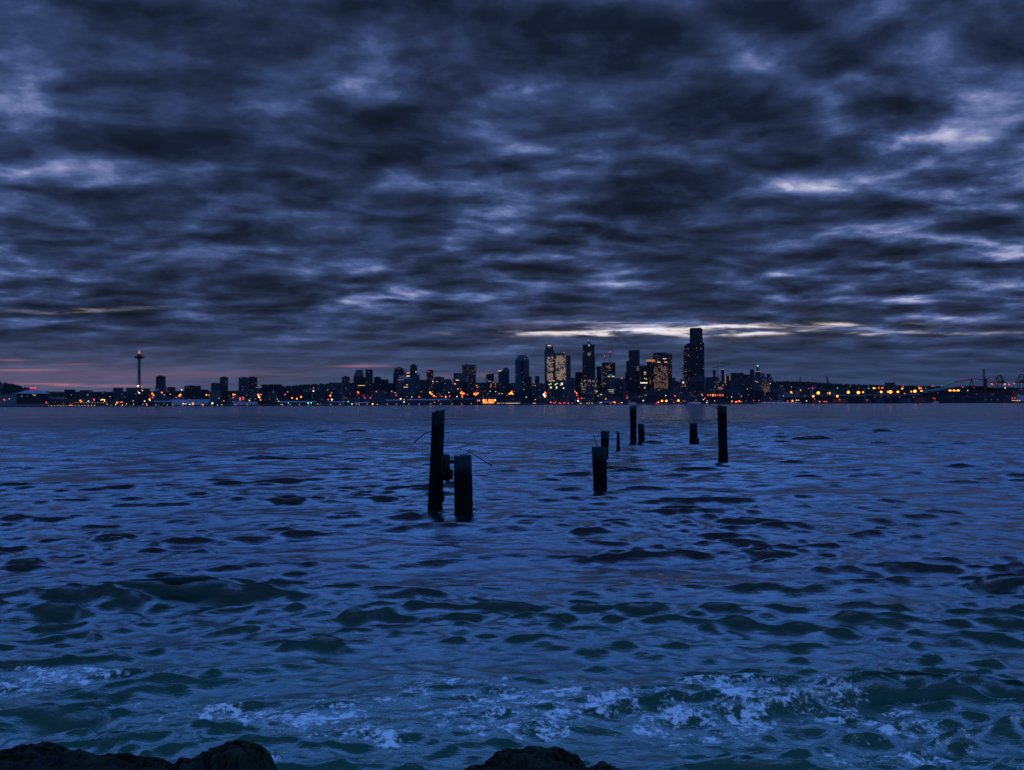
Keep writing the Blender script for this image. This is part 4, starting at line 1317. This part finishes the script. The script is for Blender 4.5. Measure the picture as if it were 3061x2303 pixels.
    fo = nb.m('MULTIPLY', fo, nb.step(at_, .05, .3))
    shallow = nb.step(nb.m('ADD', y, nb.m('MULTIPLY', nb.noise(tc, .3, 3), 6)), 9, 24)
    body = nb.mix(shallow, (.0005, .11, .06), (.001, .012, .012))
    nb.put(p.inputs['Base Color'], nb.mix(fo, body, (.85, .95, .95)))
    nb.put(p.inputs['Roughness'], nb.m('ADD', nb.m('MULTIPLY', fo, .6), nb.m('ADD', .05, nb.m('MULTIPLY', far, .10))))
    p.inputs['IOR'].default_value = 1.9
    nb.l.new(b3.outputs[0], p.inputs['Normal'])
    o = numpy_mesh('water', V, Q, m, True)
    at2 = o.data.attributes.new('foam', 'FLOAT', 'POINT')
    at2.data.foreach_set('value', foam.astype(np.float32).ravel())
    tag(o, kind='structure')


build_water()

# sea bed / shore the viewer stands on
mb = MB()
prof = [(-400, 3.0), (-30, 1.8), (-3, 1.35), (1.5, 1.1), (3.5, .35), (5.5, -.3), (9, -1.2), (30, -3)]
xs_ = np.linspace(-400, 400, 81)
V = []
for (y, z) in prof:
    for x in xs_:
        V.append((x, y + math.sin(x * .7) * .2 * (abs(y) < 20), z + math.sin(x * 1.7 + y) * .08))
V = np.array(V)
nx = len(xs_)
i = np.arange((len(prof) - 1) * nx).reshape(-1, nx)[:, :-1].ravel()
o = numpy_mesh('shore', V, np.stack([i, i + 1, i + nx + 1, i + nx], -1), plain('wet_shingle', (.05, .055, .05), .8, scale=8), True)
tag(o, kind='structure')

# ------------------------------------------------------------------ pilings
def wood(name, col, top):
    m, nb, p = material(name)
    tc = nb.new('ShaderNodeTexCoord').outputs['Object']
    s = nb.vm('MULTIPLY', tc, (1, 1, .06))
    g = nb.noise(s, 28, 5, .65)
    x, y, z = nb.sep(tc)
    edge = nb.noise(tc, 5, 4, .6)
    wet = nb.step(nb.m('ADD', z, nb.m('MULTIPLY', edge, .7)), top - .55 + .35, top - .15 + .35)
    c = nb.ramp(g, [(.3, tuple(q * .45 for q in col)), (.7, tuple(q * 1.4 for q in col))])
    nb.put(p.inputs['Base Color'], nb.mix(wet, (.004, .006, .005), c))
    p.inputs['Roughness'].default_value = .8
    p.inputs['Specular IOR Level'].default_value = .12
    b = nb.new('ShaderNodeBump'); b.inputs['Distance'].default_value = .02; b.inputs['Strength'].default_value = .8
    nb.put(b.inputs['Height'], g); nb.l.new(b.outputs[0], p.inputs['Normal'])
    return m


IRON = plain('rusty_iron', (.02, .015, .012), .8, .3, scale=20)
PIL = []


def piling(base, top, label, notch=None, colr=(.02, .032, .03), bulge=.06, seed=1):
    """base=(x0,x1,y) and top=(x0,x1,yleft,yright) in photograph pixels"""
    c = onwater((base[0] + base[1]) / 2, base[2])
    Y = c.y
    k = Y / F
    tl, tr = at(top[0], top[2], Y), at(top[1], top[3], Y)
    tc_ = (tl + tr) / 2
    rb = (base[1] - base[0]) * k / 2
    rt = (top[1] - top[0]) * k / 2
    root = empty('wooden_piling', (c.x, Y, 0))
    tag(root, label, 'piling', 'old timber pilings standing in the water')
    r_ = np.random.default_rng(seed)
    n, m_ = 40, 56
    ph = r_.random(6) * 6.28
    mb = MB()
    z0, z1 = -2.0, tc_.z
    for i in range(m_ + 1):
        t = i / m_
        z = z0 + (z1 - z0) * t
        tt = max(0, min(1, z / z1))
        cx = (tc_.x - c.x) * (z / z1)
        rad = rb * (1 - tt) + rt * tt
        rad *= 1 + bulge * .5 * math.sin(z * 2.3 + ph[0])
        if z < .35:
            rad *= 1 + .05 * (1 - max(z, -.5) / .35)
        for j in range(n):
            a = 2 * math.pi * j / n
            fl = 1 + .030 * math.sin(5 * a + ph[1]) + .022 * math.sin(11 * a + ph[2] + z * .4) + .015 * math.sin(17 * a + ph[3] + z * 2) + .018 * r_.normal() * (.5 if z > .5 else 1.1)
            x = cx + rad * fl * math.cos(a)
            y = rad * fl * math.sin(a)
            zz = z
            if i == m_:
                sl = (tr.z - tl.z) / max(2 * rt, .01)
                zz = z + (x - cx) * sl + .018 * r_.normal()
                if notch:
                    zz += notch((x - cx) / rt)
            elif i > m_ - 5:
                sl = (tr.z - tl.z) / max(2 * rt, .01)
                zz = z + ((x - cx) * sl + (notch((x - cx) / rt) if notch else 0)) * (1 - (m_ - i) / 5)
            mb.v.append((x, y, zz))
    for i in range(m_):
        for j in range(n):
            j2 = (j + 1) % n
            mb.f.append((i * n + j, i * n + j2, (i + 1) * n + j2, (i + 1) * n + j))
    # top: fan to a slightly sunken heart
    cidx = len(mb.v)
    nz_ = notch(0.05) if notch else 0
    mb.v.append(((tc_.x - c.x), 0, z1 - .03 + nz_))
    for j in range(n):
        mb.f.append((m_ * n + j, m_ * n + (j + 1) % n, cidx))
    mb.build('shaft', wood('weathered_timber', colr, z1), root, True)
    PIL.append((root, c, k))
    return root, c, Y


def rod(root, c, Y, pts, r=.018, knob=0, name='iron_rod', ys=None):
    P = []
    for i, (px, py) in enumerate(pts):
        v = at(px, py, Y)
        P.append((v.x - c.x, (ys[i] if ys else 0.0), v.z))
    o = MB().tube(P, r, 6).build(name, IRON, root, True)
    if knob:
        e = P[-1]
        MB().lathe([(knob * .4, -knob), (knob, -knob * .3), (knob, knob * .4), (knob * .4, knob)], e[0], e[1], 8).build('rod_end', IRON, o, loc=(0, 0, e[2]))
    return o


def notch_tall(x):
    # left peak leaning right, a cleft, then a second lower peak
    if x < .12:
        return -.085 + (x + 1) / 1.12 * .10
    if x < .22:
        return .015 - (x - .12) / .1 * .085
    return -.07 + (x - .22) / .78 * .085


root, c, Y = piling((1279, 1321, 1533), (1291, 1329, 1227, 1227), 'tallest left piling with a split top, an iron rod curving out to its left', notch_tall, seed=3)
rod(root, c, Y, [(1300, 1291), (1290, 1290.5), (1280, 1292), (1268, 1298), (1255, 1308), (1247, 1315), (1241, 1321)], .014, .035)
k = Y / F
b0, b1 = at(1317, 1436, Y), at(1344, 1360, Y)
def rough_block(x0, x1, y0, y1, z0, z1, seed):
    r_ = random.Random(seed)
    mb = MB()
    nx_, nz_ = 5, 9
    for i in range(nz_ + 1):
        z = z0 + (z1 - z0) * i / nz_
        ring = []
        for s in range(nx_): ring.append((x0 + (x1 - x0) * s / nx_, y0))
        for s in range(nx_): ring.append((x1, y0 + (y1 - y0) * s / nx_))
        for s in range(nx_): ring.append((x1 - (x1 - x0) * s / nx_, y1))
        for s in range(nx_): ring.append((x0, y1 - (y1 - y0) * s / nx_))
        for (x, y) in ring:
            mb.v.append((x + r_.uniform(-.008, .008), y + r_.uniform(-.008, .008), z + r_.uniform(-.008, .008)))
    n = nx_ * 4
    for i in range(nz_):
        for j in range(n):
            mb.f.append((i * n + j, i * n + (j + 1) % n, (i + 1) * n + (j + 1) % n, (i + 1) * n + j))
    mb.f.append(tuple(nz_ * n + j for j in range(n)))
    mb.f.append(tuple(n - 1 - j for j in range(n)))
    return mb
GREENWOOD = wood('mossy_timber', (.016, .045, .028), at(1330, 1360, Y).z)
rough_block(b0.x - c.x, b1.x - c.x, -.12, .12, b0.z, b1.z, 1).build('timber_block', GREENWOOD, root)
v0, v1 = at(1340, 1433, Y), at(1353, 1404, Y)
rough_block(v0.x - c.x, v1.x - c.x, -.08, .08, v0.z, v1.z, 2).build('timber_block', GREENWOOD, root)
v0, v1 = at(1316, 1499, Y), at(1328, 1476, Y)
rough_block(v0.x - c.x, v1.x - c.x, -.07, .07, v0.z, v1.z, 5).build('timber_stub', GREENWOOD, root)
v0 = at(1338, 1437, Y)
MB().lathe([(.02, -.05), (.05, -.03), (.055, .03), (.02, .05)], v0.x - c.x, -.02, 8).build('bolt', IRON, root, loc=(0, 0, v0.z))
root2, c2, Y2 = piling((1360, 1413, 1537), (1357, 1409, 1363, 1360), 'thick short piling beside the tallest left one, a rod bending off its top rightward', None, (.03, .055, .065), seed=4)
rod(root2, c2, Y2, [(1391, 1364), (1392, 1358), (1397, 1354.5), (1404, 1353.5), (1411, 1356), (1424, 1364), (1440, 1374), (1455, 1384), (1468, 1391.5)], .014, .03)
rod(root2, c2, Y2, [(1338, 1381), (1366, 1381)], .055, name='through_bolt')
rod(root2, c2, Y2, [(1348, 1420), (1366, 1420)], .022, name='through_bolt')
root, c, Y = piling((1774, 1815.5, 1466), (1771, 1812, 1336.5, 1337), 'front thick stump of the middle cluster, a thin rod sticking up at its left', None, (.022, .042, .042), seed=5)
rod(root, c, Y, [(1786, 1338), (1780, 1320), (1774.5, 1302)], .016)
root, c, Y = piling((1795, 1818, 1372), (1796, 1821, 1289, 1289), 'square-topped stump just behind the front thick stump', None, (.03, .048, .055), seed=6)
root, c, Y = piling((1842, 1854, 1353), (1844, 1852, 1291, 1294), 'thinnest piling of all, narrow and pointed', None, seed=7)
rod(root, c, Y, [(1845.5, 1300), (1844.5, 1288)], .03, name='splinter')
root, c, Y = piling((1884, 1903, 1328), (1883, 1902, 1216, 1213.5), 'tall piling of the close pair in the middle distance', None, seed=8)
root, c, Y = piling((1908, 1928, 1327), (1907, 1924.5, 1268, 1268), 'short piling of the close pair in the middle distance', None, (.024, .034, .04), seed=9)
root, c, Y = piling((2061, 2086, 1329), (2062, 2083.5, 1267, 1267), 'short far piling with a thin upright spike on top', None, seed=10)
rod(root, c, Y, [(2074, 1268), (2074, 1253)], .02, name='spike')
v = at(2085, 1316, Y)
rough_block(v.x - c.x - .2, v.x - c.x + .1, -.15, .15, 0, .45, 9).build('timber_stub', IRON, root)
root, c, Y = piling((2149, 2176, 1382), (2145, 2172, 1213, 1216), 'tall thick rightmost piling with a small rod at its top left', None, seed=12)
rod(root, c, Y, [(2148, 1224), (2138, 1218.5), (2127, 1213)], .02)

# ------------------------------------------------------------------ foreground rocks
def rockmat():
    m, nb, p = material('wet_dark_rock')
    tc = nb.new('ShaderNodeTexCoord').outputs['Object']
    n = nb.noise(tc, 2.2, 8, .65)
    n2 = nb.noise(tc, 9, 6, .7)
    c = nb.ramp(n, [(.35, (.003, .004, .002)), (.55, (.012, .020, .006)), (.7, (.03, .046, .014))])
    moss = nb.step(nb.noise(tc, 1.3, 5, .6), .5, .68)
    nb.put(p.inputs['Base Color'], nb.mix(nb.m('MULTIPLY', moss, .7), c, (.016, .046, .004)))
    nb.put(p.inputs['Roughness'], nb.step(n2, .3, .7, .45, .8))
    p.inputs['Specular IOR Level'].default_value = .12
    b = nb.new('ShaderNodeBump'); b.inputs['Distance'].default_value = .12; b.inputs['Strength'].default_value = 1.0
    nb.put(b.inputs['Height'], nb.m('ADD', n, nb.m('MULTIPLY', n2, .4))); nb.l.new(b.outputs[0], p.inputs['Normal'])
    return m


ROCK = rockmat()


def rock(outline, Yc, wback, wfront, label, seed):
    """boulder whose crest follows the outline; real depth towards and away from the viewer"""
    pts = [at(px, py, Yc) for px, py in outline]
    xs = np.array([p.x for p in pts]); zs = np.array([p.z for p in pts])
    cx = (xs[0] + xs[-1]) / 2
    root_x = cx
    nX, nA = 150, 84
    X = np.linspace(xs[0], xs[-1], nX)
    H = np.interp(X, xs, zs)
    tX = (X - xs[0]) / (xs[-1] - xs[0])
    ends = np.sqrt(np.clip(1 - (2 * tX - 1) ** 8, 0, 1))
    V = []
    for i in range(nX):
        for j in range(nA):
            a = math.pi * j / (nA - 1)
            cy, sz = -math.cos(a), max(math.sin(a), 0.0)
            w = (wfront if cy < 0 else wback) * (.35 + .65 * ends[i])
            # blunt profile
            zz = -0.9 + (H[i] + .9) * (sz ** .45)
            yy = cy * w
            V.append((X[i], Yc + yy, zz))
    V = np.array(V)
    s = seed * 13.7
    def fbm(a, b, c_):
        return sum((value_noise(a * f + s + c_ * f * .7, b * f + s * 2 + c_ * f * .5, seed + i) - .5) / f ** .9 for i, f in enumerate((1.3, 2.7, 5.5, 11, 22)))
    n1 = fbm(V[:, 0], V[:, 1], V[:, 2])
    topness = np.clip((V[:, 2] + .3), 0, 1)
    V[:, 1] += n1 * .30
    n2 = fbm(V[:, 0] * 2.3 + 7, V[:, 1] * 2.3, V[:, 2] * 2)
    ledge = np.abs(np.mod(n2 * 4.1 + .3, 1) - .5) * .15
    V[:, 2] += n1 * .16 - .10 - ledge * .6
    V[:, 1] += ledge
    V[:, 0] += fbm(V[:, 1] + 5, V[:, 0], V[:, 2]) * .10
    V[:, 0] -= root_x
    i = np.arange((nX - 1) * nA).reshape(-1, nA)[:, :-1].ravel()
    Q = np.stack([i, i + nA, i + nA + 1, i + 1], -1)
    o = numpy_mesh('boulder', V - np.array([0, Yc, 0]), Q, ROCK, True)
    o.location = (root_x, Yc, 0)
    tag(o, label, 'boulder', 'dark boulders at the water edge')
    return o


rock([(-160, 2300), (-90, 2250), (0, 2226), (40, 2213), (158, 2212), (217, 2205), (321, 2198), (362, 2207), (452, 2234), (482, 2247), (492, 2276), (505, 2330)], 7.5, .9, 2.2, 'largest mossy boulder with a long flat crest in the bottom left corner', 1)
rock([(470, 2330), (495, 2276), (542, 2257), (619, 2248), (633, 2234), (687, 2221), (723, 2230), (752, 2255), (764, 2300), (775, 2340)], 7.4, .8, 2.0, 'round-humped dark boulder right of the largest one', 2)
rock([(1300, 2330), (1345, 2270), (1410, 2245), (1490, 2230), (1560, 2232), (1650, 2244), (1740, 2270), (1790, 2330)], 7.4, .7, 1.8, 'smooth black boulder peeking in at the bottom centre', 3)
rock([(1720, 2340), (1770, 2300), (1830, 2284), (1880, 2284), (1920, 2304), (1960, 2340)], 7.3, .6, 1.6, 'small black boulder barely showing right of the bottom centre one', 4)

# ------------------------------------------------------------------ world: dusk cloud deck
SUN_EL, SUN_AZ = R(-4.0), R(11.0)
w = bpy.data.worlds.new('World')
SC.world = w
w.use_nodes = True
nb = NB(w.node_tree)
bg = w.node_tree.nodes['Background']
tc = nb.new('ShaderNodeTexCoord').outputs['Generated']
x, y, z = nb.sep(tc)
zc = nb.m('MAXIMUM', z, 0.0)
yf = nb.m('MAXIMUM', y, .05)
u = nb.m('DIVIDE', x, yf)
v = nb.m('DIVIDE', z, yf)
den = nb.m('ADD', zc, .115)
pxy = nb.xyz(nb.m('DIVIDE', x, den), nb.m('DIVIDE', y, den), 0)
warp = nb.noise(pxy, 1.6, 4, .5, col=True)
wp = nb.vm('MULTIPLY_ADD', warp, (.30, .30, 0), pxy)
n_big = nb.noise(wp, 1.0, 3, .5)
n_mid = nb.noise(wp, 3.0, 8, .50)
off = nb.vm('ADD', wp, (.015, .085, .0))
n_off = nb.noise(off, 3.0, 8, .50)
emb = nb.m('SUBTRACT', n_mid, n_off)
vor = nb.new('ShaderNodeTexVoronoi', voronoi_dimensions='2D', feature='SMOOTH_F1')
w2_ = nb.noise(wp, 4.5, 7, .6, col=True)
nb.put(vor.inputs['Vector'], nb.vm('MULTIPLY_ADD', w2_, (.36, .36, 0), nb.vm('MULTIPLY', wp, (.8, 1, 1))))
vor.inputs['Scale'].default_value = 3.3
vor.inputs['Smoothness'].default_value = .35
cell = nb.m('SUBTRACT', vor.outputs['Distance'], .38)
# how broken the deck is changes from place to place
brk = nb.m('MULTIPLY', nb.step(nb.noise(wp, .8, 3, .5), .38, .62, .45, 1.25), nb.step(u, -.5, .2, .55, 1.1))
val = nb.m('MULTIPLY', nb.m('SUBTRACT', n_mid, .5), .62)
val = nb.m('MULTIPLY_ADD', emb, .75, val)
val = nb.m('MULTIPLY_ADD', nb.m('SUBTRACT', n_big, .5), .75, val)
val = nb.m('MULTIPLY_ADD', nb.m('MULTIPLY', cell, brk), .62, val)
val = nb.m('MULTIPLY_ADD', nb.m('SUBTRACT', nb.noise(wp, 9.0, 6, .6), .5), .13, val)
puff = nb.noise(nb.vm('MULTIPLY', nb.xyz(u, v, 0), (13, 25, 0)), 1.0, 8, .60)
val = nb.m('MULTIPLY_ADD', nb.m('SUBTRACT', puff, .5), .60, val)
# calm near the horizon
val = nb.m('MULTIPLY', val, nb.step(v, .012, .11, .22, 1.0))
uv = nb.xyz(u, v, 0)
def UVp(px, py):
    return (px - CX) / F, (1208 - py) / F
acc = val
BLOBS = [(1180, 120, 330, 60, .10), (1000, 215, 240, 50, .10), (760, 110, 220, 60, .05), (1880, 265, 130, 36, .13), (2270, 165, 110, 60, .20), (2800, 120, 90, 50, .18), (2790, 230, 70, 50, .14),
         (2500, 370, 60, 70, .22), (2560, 490, 110, 60, .14), (2320, 570, 170, 36, .12), (1450, 440, 150, 60, .13), (1400, 640, 90, 60, .11), (1190, 505, 80, 36, .12), (280, 530, 300, 46, .13), (60, 600, 90, 36, .10),
         (1120, 875, 190, 22, .08), (1260, 860, 120, 18, .06), (905, 830, 50, 30, .10), (2920, 560, 100, 26, .08), (2450, 800, 60, 26, .08), (2700, 690, 60, 26, .08), (160, 150, 260, 190, .06), (1700, 700, 260, 26, .05),
         (600, 400, 280, 70, -.13), (1280, 350, 280, 55, -.10), (2020, 450, 270, 80, -.12), (2150, 320, 160, 60, -.06), (2760, 340, 160, 90, -.10), (1550, 60, 420, 50, -.09), (2950, 50, 300, 70, -.12), (2450, 60, 200, 60, -.06),
         (2650, 620, 380, 46, -.09), (1000, 640, 320, 50, -.05), (1750, 620, 260, 50, -.05), (500, 870, 300, 30, -.04), (2300, 700, 300, 40, -.05), (700, 20, 260, 40, -.06), (950, 440, 220, 50, -.05), (150, 420, 200, 60, -.05), (2600, 1010, 500, 20, -.02)]
for (px, py, sx, sy, am) in BLOBS:
    u0, v0 = UVp(px, py)
    su, sv = sx / F, sy / F
    q = nb.vm('MULTIPLY_ADD', uv, (1 / su, 1 / sv, 0), (-u0 / su, -v0 / sv, 0))
    g = nb.m('POWER', .3679, nb.vm('DOT_PRODUCT', q, q))
    acc = nb.m('MULTIPLY_ADD', g, am * 1.25, acc)
acc = nb.m('ADD', acc, .425)
cloud = nb.ramp(acc, [(0.0, (.004, .007, .016)), (.22, (.008, .014, .033)), (.40, (.018, .030, .075)), (.54, (.033, .057, .146)), (.65, (.067, .106, .262)), (.76, (.17, .21, .42)), (.92, (.52, .53, .72))])
# smooth blue-grey veil toward the horizon
veil = nb.step(v, .0, .085, .8, 0.0)
hz = nb.ramp(nb.m('MULTIPLY_ADD', u, .9, .5), [(0, (.095, .108, .205)), (.35, (.058, .086, .18)), (.62, (.042, .072, .165)), (1, (.026, .054, .13))])
veilc = nb.mix(1.0, hz, nb.ramp(acc, [(.2, (.45, .5, .55)), (.7, (1.7, 1.6, 1.5))]), 'MULTIPLY')
sky = nb.mix(veil, cloud, veilc)
# torn bright gaps where dawn shows through
sv_ = nb.noise(nb.vm('MULTIPLY', nb.xyz(u, v, 0), (13.0, 120.0, 0)), 1.0, 5, .62, .4)
wob = nb.m('MULTIPLY', nb.m('SUBTRACT', nb.noise(nb.xyz(nb.m('MULTIPLY', u, 8), 0, 0), 1.0, 4, .6), .5), .016)
GAPS = [(2000, 985, 420, 34, .10), (1960, 990, 220, 8, 1.3), (2090, 972, 170, 6, 1.2), (2330, 980, 260, 5, 1.0), (2300, 997, 240, 6, 1.2), (1700, 998, 220, 6, 1.0), (1880, 1003, 140, 4, 1.0), (2700, 1001, 330, 4, .5), (1830, 966, 160, 5, .45), (2600, 975, 200, 4, .4), (1450, 1000, 120, 4, .12), (200, 924, 130, 5, .35), (440, 914, 70, 4, .15)]
gacc = 0.0
for (px, py, sx, sy, am) in GAPS:
    u0, v0 = UVp(px, py)
    su, sv = sx / F, sy / F
    vv = nb.xyz(u, nb.m('ADD', v, wob), 0)
    q = nb.vm('MULTIPLY_ADD', vv, (1 / su, 1 / sv, 0), (-u0 / su, -v0 / sv, 0))
    g = nb.m('POWER', .3679, nb.vm('DOT_PRODUCT', q, q))
    gacc = nb.m('MULTIPLY_ADD', g, am, gacc)
gm = nb.m('MULTIPLY', gacc, nb.step(sv_, .43, .63, .03, 1.1))
sky = nb.mix(nb.m('MULTIPLY', gm, 1.0, clamp=True), sky, (.80, .71, .70), 'ADD')
pacc = 0.0
for (px, py, sx, sy, am) in [(60, 1107, 90, 2.5, .7), (30, 1077, 50, 2.5, .5), (230, 1089, 50, 3, .35), (120, 1148, 80, 2.5, .7), (330, 1154, 110, 4, .8), (190, 1151, 40, 3, .8), (1080, 1095, 80, 3.5, .7), (700, 1118, 260, 12, .12), (1320, 1128, 50, 8, .25), (1450, 1122, 60, 8, .2), (250, 1125, 400, 30, .14)]:
    u0, v0 = UVp(px, py + (px - CX) * .0039)
    q = nb.vm('MULTIPLY_ADD', uv, (F / sx, F / sy, 0), (-u0 * F / sx, -v0 * F / sy, 0))
    g = nb.m('POWER', .3679, nb.vm('DOT_PRODUCT', q, q))
    pacc = nb.m('MULTIPLY_ADD', g, am, pacc)
sky = nb.mix(nb.m('MULTIPLY', nb.m('MULTIPLY', pacc, nb.step(sv_, .3, .6, .4, 1)), .75, clamp=True), sky, (.55, .20, .25))
# unseen bright blue band below a dark zenith, added to light the water
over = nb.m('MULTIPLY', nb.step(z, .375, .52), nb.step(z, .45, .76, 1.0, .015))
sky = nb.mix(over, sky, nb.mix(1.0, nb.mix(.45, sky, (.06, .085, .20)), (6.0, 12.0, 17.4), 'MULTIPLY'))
# physical dusk sky adds its own faint gradient through the cloud
st = nb.new('ShaderNodeTexSky', sky_type='NISHITA')
st.sun_disc = False
st.sun_elevation = SUN_EL
st.sun_rotation = SUN_AZ
sky = nb.mix(.015, sky, st.outputs[0], 'ADD')
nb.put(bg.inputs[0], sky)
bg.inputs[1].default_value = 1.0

sd = bpy.data.lights.new('sun', 'SUN')
sd.energy = .03
sd.angle = R(12)
sd.color = (1, .85, .7)
so = bpy.data.objects.new('sun', sd)
COL.objects.link(so)
dv = Vector((math.sin(SUN_AZ) * math.cos(SUN_EL), math.cos(SUN_AZ) * math.cos(SUN_EL), math.sin(SUN_EL)))
so.rotation_euler = dv.to_track_quat('Z', 'Y').to_euler()

SC.view_settings.view_transform = 'Standard'
SC.view_settings.look = 'None'
SC.view_settings.exposure = 0
SC.view_settings.gamma = 1
